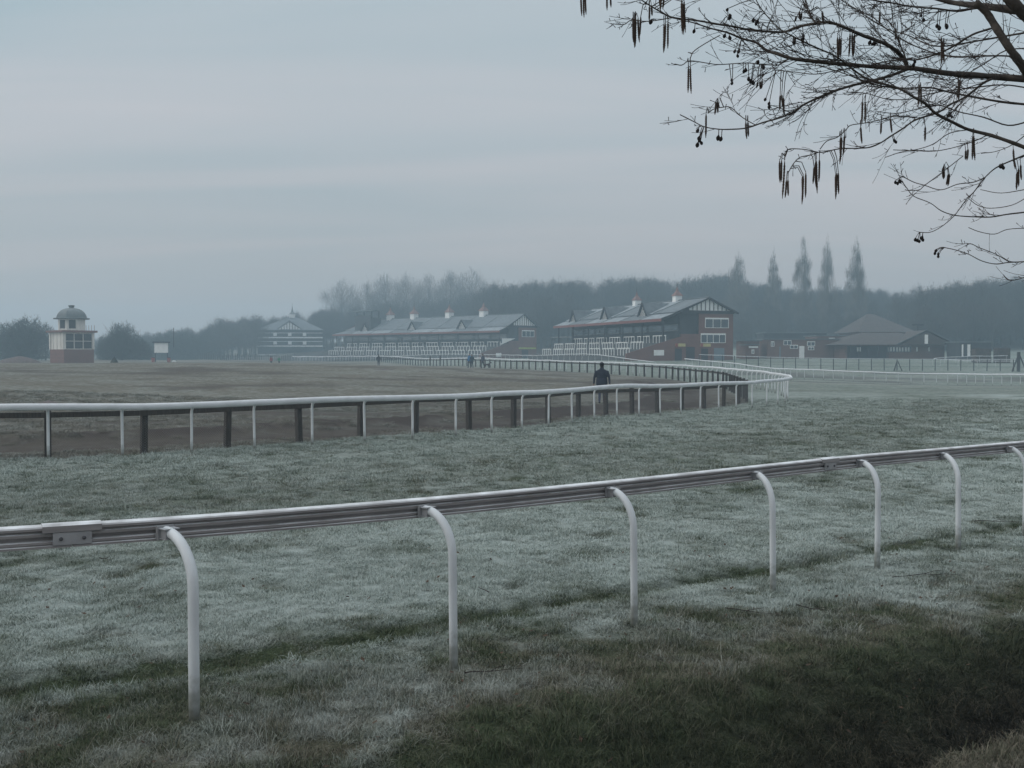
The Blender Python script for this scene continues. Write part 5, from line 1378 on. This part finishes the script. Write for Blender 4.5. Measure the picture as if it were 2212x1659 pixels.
# ------------------------------------------------------------------ people
def cloth(name, c): return simple(name, c, .9, .2, 8)
SKIN = cloth('skin', (.36, .23, .18)); BLACK = cloth('black_cloth', (.016, .017, .022)); NAVY = cloth('navy_cloth', (.022, .028, .045)); DENIM = cloth('dark_denim', (.045, .058, .10))
BLUE = cloth('blue_jacket', (.03, .14, .30)); TEAL = cloth('dark_teal_coat', (.018, .040, .055)); HAIR = cloth('dark_hair', (.02, .016, .014)); BOOT = cloth('boot_leather', (.015, .013, .012)); GREYJ = cloth('slate_jacket', (.05, .06, .085)); RED = cloth('red_coat', (.25, .04, .04)); GRN = cloth('green_coat', (.04, .22, .10)); BROWN = cloth('brown_fur', (.06, .045, .04))
def remeshed(name, mb, vox, mats, choose):
    me = mb.mesh(name+'_raw', None); ob = bpy.data.objects.new(name+'_raw', me); COL.objects.link(ob)
    md = ob.modifiers.new('r', 'REMESH'); md.mode = 'VOXEL'; md.voxel_size = vox
    sm_ = ob.modifiers.new('s', 'SMOOTH'); sm_.iterations = 3; sm_.factor = .5
    dg = bpy.context.evaluated_depsgraph_get(); res = bpy.data.meshes.new_from_object(ob.evaluated_get(dg))
    bpy.data.objects.remove(ob); res.name = name
    for m in mats: res.materials.append(m)
    mi = []
    for p in res.polygons: mi.append(choose(p.center))
    res.polygons.foreach_set('material_index', mi); res.polygons.foreach_set('use_smooth', [True]*len(mi)); return res
def ell_loft(mb, rings, sides=14):
    n0 = len(mb.v)
    for (cx_, cy_, z, a, b) in rings:
        for k in range(sides):
            t = 2*math.pi*k/sides; mb.v.append((cx_+a*math.cos(t), cy_+b*math.sin(t), z))
    for i in range(len(rings)-1):
        for k in range(sides):
            a = n0+i*sides+k; b = n0+i*sides+(k+1) % sides; mb.f.append((a, b, b+sides, a+sides))
    mb.f.append(tuple(n0+k for k in reversed(range(sides)))); mb.f.append(tuple(n0+(len(rings)-1)*sides+k for k in range(sides)))
def person(loc, heading, H, label, top, legs, hat, stride=.16, lean=.0, arms=(.12, .10), bulk=1.0, turn=0.0, vox=.016):
    """figure of height 1.78 facing +y before turning, scaled to H"""
    m = MB()
    ell_loft(m, [(0, 0, .82, .165*bulk, .12*bulk), (0, 0, .92, .185*bulk, .135*bulk), (0, .005, 1.02, .18*bulk, .128*bulk), (0, .01+lean*.3, 1.18, .19*bulk, .125*bulk), (0, .01+lean*.6, 1.32, .21*bulk, .13*bulk), (0, lean*.8, 1.40, .195*bulk, .118), (0, lean, 1.46, .145*bulk, .095), (0, lean, 1.50, .085, .07), (0, lean+.01, 1.58, .060, .064)])
    hz = 1.66
    rings = []
    for k in range(9):
        t = -1+2*k/8; r0 = math.sqrt(max(0.02, 1-t*t)); rings.append((0, lean+.02, hz+t*.122, .086*r0, .104*r0))
    ell_loft(m, rings, 14)
    m.tube([(0, lean+.105, hz-.01), (0, lean+.135, hz-.03), (0, lean+.11, hz-.045)], [.012, .016, .014], 6)      # nose
    for s in (-1, 1): m.tube([(s*.076, lean+.01, hz+.02), (s*.088, lean+.0, hz), (s*.076, lean+.01, hz-.035)], .014, 6)   # ears
    for s in (-1, 1):
        f = stride*s
        hip = Vector((s*.09, 0, .90)); kn = Vector((s*.095, f*.5+.04, .49)); an = Vector((s*.10, f*1.15-.02, .09 if s > 0 else .12))
        m.tube([hip, hip.lerp(kn, .5)+Vector((0, .01, 0)), kn, kn.lerp(an, .4)+Vector((0, -.015, 0)), an], [.095*bulk, .085*bulk, .064, .06, .048], 10)
        m.tube([an+Vector((0, -.07, -.045)), an+Vector((0, .05, -.045)), an+Vector((s*.01, .17, -.06))], [.045, .048, .034], 8)
        sh = Vector((s*.185*bulk, lean*.8, 1.375)); sw = -stride*s*.7
        el = Vector((s*(.235*bulk+arms[0]*.3), lean*.6+sw*.35-.03, 1.12)); wr = Vector((s*(.235*bulk+arms[0]*.5), lean*.5+sw+arms[1]*.5, .87))
        m.tube([sh+Vector((-s*.06, 0, .02)), sh, sh.lerp(el, .5), el, el.lerp(wr, .5), wr], [.05, .066*bulk, .060*bulk, .052, .045, .034], 10)
        pd = (wr-el).normalized(); pl = wr+pd*.07
        m.tube([wr, wr+pd*.045, wr+pd*.09], [.030, .036, .030], 8)
        for k in range(4):
            b = wr+pd*.085+Vector((0, (k-1.5)*.018, 0)); L_ = (.055, .068, .064, .05)[k]
            m.tube([b, b+pd*L_*.55+Vector((-s*.006, 0, 0)), b+pd*L_+Vector((-s*.022, 0, 0))], [.0098, .0092, .008], 6)
        tb = wr+pd*.03+Vector((0, .026, 0)); m.tube([tb, tb+pd*.03+Vector((-s*.008, .024, 0)), tb+pd*.06+Vector((-s*.018, .026, 0))], [.011, .010, .008], 6)
    mats = [top, legs, SKIN, BOOT, HAIR]
    def ch(c):
        if c.z > 1.53: return 4 if (c.z > hz+.045 or c.y < lean-.01) else 2
        if abs(c.x) > .19*bulk and c.z < .86 and c.z > .6: return 2
        if c.z < .11: return 3
        if c.z < .84 and abs(c.x) < .21*bulk: return 1
        return 0
    o = inst('person', remeshed('person', m, vox, mats, ch), None, loc, (0, 0, heading), H/1.78)
    tag(o, label, 'person')
    # clothing and features
    j = MB(); ell_loft(j, [(0, .0, .80, .195*bulk, .15*bulk), (0, .0, .90, .20*bulk, .152*bulk), (0, .005, 1.0, .197*bulk, .147*bulk), (0, .008, 1.1, .193*bulk, .137*bulk)])
    j.build('jacket_hem', top, o, True)
    ey = MB()
    for s in (-1, 1): ey.lathe([(.004, -.006), (.011, 0), (.004, .006)], 8, (s*.03, lean+.108, hz+.005))
    ey.build('eyes', HAIR, o)
    MB().box(-.024, .024, lean+.103, lean+.112, hz-.068, hz-.060).build('mouth', RED, o)
    if hat:
        c = MB(); rings = [(0, lean+.015, hz+.01, .096, .114), (0, lean+.015, hz+.06, .098, .116), (0, lean+.012, hz+.10, .086, .102), (0, lean+.01, hz+.13, .045, .055), (0, lean+.01, hz+.138, .01, .012)]
        ell_loft(c, rings); c.box(-.06, .06, lean+.10, lean+.17, hz+.028, hz+.042)
        c.build('cap', hat, o, True)
    col_ = MB(); ell_loft(col_, [(0, lean, 1.47, .10, .085), (0, lean, 1.52, .086, .078), (0, lean+.005, 1.555, .076, .074)]); col_.build('collar', top, o, True)
    return o
mp_ = Vector(((1300-1106)/FPX*44.7, 44.7, 0))
person((mp_.x, mp_.y, gz(mp_.x, mp_.y)+.0), R(-4), 1.79, 'man in dark jacket, cap and jeans walking away inside the bend rail', NAVY, DENIM, BLACK, stride=.20, bulk=1.22, arms=(.10, .0))
def far_person(px, Y, feet_y, H, head, *a, **k):
    x = (px-1106)/FPX*Y; return person((x, Y, gz_s(x, Y)), head, H, *a, vox=.022, **k)
far_person(1014, 126.5, 797, 1.74, R(150), 'person in a blue jacket walking beside a companion in a dark coat', BLUE, BLACK, None, stride=.12)
far_person(1019.5, 125.2, 798, 1.66, R(165), 'person in a long dark coat half hiding the blue jacketed walker', TEAL, NAVY, HAIR, stride=.10, bulk=1.12)
far_person(1043, 124, 799, 1.72, R(140), 'lone person in a slate jacket with a dog at the rail', GREYJ, BLACK, HAIR, stride=.12, bulk=1.05)
far_person(818, 150, 791, 1.75, R(10), 'dark clothed walker alone on the far left turf', BLACK, BLACK, HAIR, stride=.16, bulk=1.05)
far_person(586, 168, 786, 1.5, R(10), 'tiny crouching figure in dark clothes near the paling fence', RED, BLACK, HAIR, stride=.10)
far_person(603, 172, 786, 1.3, R(20), 'tiny figure in a green top near the paling fence', GRN, BLACK, HAIR, stride=.10)
# dog
dgm = MB()
dgm.tube([(0, -.36, .46), (0, -.30, .47), (0, -.05, .45), (0, .18, .45), (0, .30, .50), (0, .42, .62)], [.06, .105, .10, .13, .10, .065], 10)
dgm.tube([(0, .40, .62), (0, .50, .68), (0, .60, .66), (0, .70, .63)], [.07, .085, .055, .04], 8)
for s in (-1, 1):
    dgm.tube([(s*.07, .22, .42), (s*.075, .21, .25), (s*.075, .23, .13), (s*.075, .24, .02)], [.06, .04, .03, .032], 7)
    dgm.tube([(s*.07, -.27, .44), (s*.08, -.20, .27), (s*.08, -.34, .15), (s*.08, -.31, .02)], [.085, .055, .03, .032], 7)
    dgm.tube([(s*.05, .47, .74), (s*.07, .44, .80), (s*.06, .46, .70)], [.03, .02, .012], 5)
dgm.tube([(0, -.38, .50), (0, -.52, .52), (0, -.64, .60)], [.035, .025, .012], 6)
dx_ = (1052-1106)/FPX*124
dg_ = inst('dog', remeshed('dog', dgm, .02, [BROWN], lambda c: 0), None, (dx_, 123.8, gz_s(dx_, 123.8)), (0, 0, R(-60))); tag(dg_, 'dark dog at the heel of the slate jacketed person', 'dog')

# ------------------------------------------------------------------ small things on the far infield
sx = (349-1106)/FPX*190; sg = empty('notice_board', (sx, 190, gz_s(sx, 190)), 0, 'small white board on two legs with a dark top among hazy trees', 'sign')
for s in (-1, 1): MB().box(s*1.1-.07, s*1.1+.07, -.07, .07, -.3, 3.6).build('leg', M['timber'], sg)
MB().box(-1.25, 1.25, -.12, -.06, 1.7, 3.5).build('panel', M['white'], sg); MB().box(-1.5, 1.5, -.35, .35, 3.5, 3.75).build('hood', M['timber'], sg)
sx = (376-1106)/FPX*190; rs_ = empty('round_sign', (sx, 190, gz_s(sx, 190)), 0, 'small pale round sign on a thin dark pole right of the white board', 'sign')
MB().tube([(0, 0, -.3), (0, 0, 3.3)], .06, 6).build('pole', M['timber'], rs_); MB().lathe([(.38, -.03), (.38, .03)], 14).build('disc', M['white'], rs_).rotation_euler = (R(90), 0, 0)
rs_.children[1].location = (0, -.1, 3.0)
def bin_(px, Y, lab):
    x = (px-1106)/FPX*Y; o = empty('litter_bin', (x, Y, gz_s(x, Y)), 0, lab, 'bin')
    MB().lathe([(.22, 0), (.27, .1), (.31, .75), (.27, .8)], 12).build('drum', M['red'], o); MB().lathe([(.33, .79), (.33, .86), (.12, .96)], 12).build('lid', M['timber'], o)
bin_(331, 186, 'red drum bin just left of the small white board'); bin_(365, 186, 'red drum bin just right of the small white board')
def mound(name, px, Y, w, dpt, h, label, seed, mat='soil', rough=.35):
    x0 = (px-1106)/FPX*Y; o = empty(name, (x0, Y, gz_s(x0, Y)), 0, label, 'mound'); n = 26; V = []; F = []
    for j in range(n+1):
        for i in range(n+1):
            u = -1+2*i/n; v = -1+2*j/n; r2 = math.hypot(u, v); b = max(0, 1-r2)**.75
            nn = float(fbm(np.array([u*2.3+seed*7]), np.array([v*2.3+seed]), 4, seed)[0])
            V.append((u*w, v*dpt, -.12+h*b*(1-rough+2*rough*nn)))
    for j in range(n):
        for i in range(n): a = j*(n+1)+i; F.append((a, a+1, a+n+2, a+n+1))
    mm = MB(); mm.v = V; mm.f = F; mm.build('soil_heap', M[mat], o, True)
    return o
mound('earth_mound', 40, 118, 2.7, 2.0, .95, 'heap of brown earth at the left edge before the dark trees', 3)
mound('earth_mound', 104, 42, .95, .6, .22, 'low scuffed soil heap on the infield above the left rail', 4)
mound('earth_mound', 830, 88, 1.7, .8, .22, 'low dark soil heap in the middle of the infield', 5)
mound('earth_mound', 915, 84, 2.2, .6, .16, 'long low soil scrape right of the middle heap', 6)
mound('scrub_clump', 247, 130, .55, .5, .9, 'small dark scrub clump right of the judges tower foot', 7, 'evergreen')

# ------------------------------------------------------------------ fallen twigs on the turf
def fallen(px, py, L, ang, label, seed):
    p = grd(px, py, 0); z = gz(p.x, p.y); r = random.Random(seed)
    o = empty('fallen_twig', (p.x, p.y, z+.045), ang, label, 'twig'); m = MB(); q = Vector((-L/2, 0, 0)); P = [Vector(q)]; n = 7
    for k in range(n): q = q+Vector((L/n, r.uniform(-.2, .25)*L/n, r.uniform(-.12, .14)*L/n)); P.append(Vector(q))
    m.tube(P, [.005*(1-k/(n+2)) for k in range(n+1)], 5); m.tube([P[3], P[3]+Vector((L*.16, L*.13, .012)), P[3]+Vector((L*.28, L*.15, .02))], [.0032, .0026, .0015], 4); m.build('stem', M['twig'], o)
fallen(755, 1063, .28, R(50), 'short dark twig on the turf beyond the near rail', 1)
fallen(1046, 1278, .22, R(115), 'bent twig standing in the frosted grass right of the second post', 2)
fallen(1618, 1310, .42, R(-30), 'forked twig on the verge between the third and fourth posts', 3)
fallen(1765, 1300, .36, R(-40), 'straight dark twig on the verge below the fifth post', 4)
fallen(2010, 1226, .75, R(-8), 'long thin curved twig on the verge below the sixth post', 5)
fallen(1068, 1458, .40, R(6), 'low twig in the grass right of the foot of the second post', 6)
fallen(228, 1217, .16, R(-20), 'tiny reddish twig under the left joint of the near rail', 7)
fallen(2150, 1110, .6, R(-12), 'thin dark twig lying by the furrow at the right edge', 8)

_nx = np.linspace(-8, 14, 221); _ny = np.linspace(2, 18, 161); _NX, _NY = np.meshgrid(_nx, _ny); _NT = terrain(_NX, _NY)
def gz_n(x, y):
    i = int(min(max((x+8)/.1, 0), 219)); j = int(min(max((y-2)/.1, 0), 159)); return float(_NT[j, i])
# ------------------------------------------------------------------ dead leaves blown on to the verge and bank
lf = MB(); lr = random.Random(77)
for i in range(620):
    if i % 3: t_ = lr.uniform(-3.5, 8.5); q_ = lr.uniform(-1.8, 1.9)
    else: t_ = lr.uniform(-4, 10); q_ = lr.uniform(-5, -1)
    x = VEDGE[0].x+.859*t_+VEDGE[1].x*q_; y = VEDGE[0].y+.512*t_+VEDGE[1].y*q_
    if y < 3.6: continue
    c = Vector((x, y, gz_n(x, y)+lr.uniform(.02, .05))); a = lr.uniform(0, 6.28); s = lr.uniform(.012, .026)
    u = Vector((math.cos(a), math.sin(a), lr.uniform(-.5, .5)))*s; v = Vector((-math.sin(a), math.cos(a), lr.uniform(-.5, .5)))*s*.6
    lf.poly([c-u, c-v*.9, c+u*.3-v*.5, c+u*1.1, c+v, c-u*.5+v*.7])
tag(lf.build('dead_leaves', simple('dead_leaf', (.075, .05, .034), .9, .5, 20)), 'dead brown leaves scattered over the verge and ditch bank', 'leaves', kind='stuff')

# ------------------------------------------------------------------ haze
hz_m = bpy.data.materials.new('cold_mist'); hz_m.use_nodes = True
for n in list(hz_m.node_tree.nodes): hz_m.node_tree.nodes.remove(n)
ho = hz_m.node_tree.nodes.new('ShaderNodeOutputMaterial'); pv_ = hz_m.node_tree.nodes.new('ShaderNodeVolumePrincipled')
pv_.inputs['Color'].default_value = (.64, .85, .98, 1); pv_.inputs['Density'].default_value = HAZE; pv_.inputs['Anisotropy'].default_value = 0.25
hz_m.node_tree.links.new(pv_.outputs[0], ho.inputs['Volume'])
hb_ = MB().box(-620, 620, -160, 760, -3.0, 36.0).build('haze', hz_m); tag(hb_, 'thin cold morning mist over the racecourse', kind='stuff')
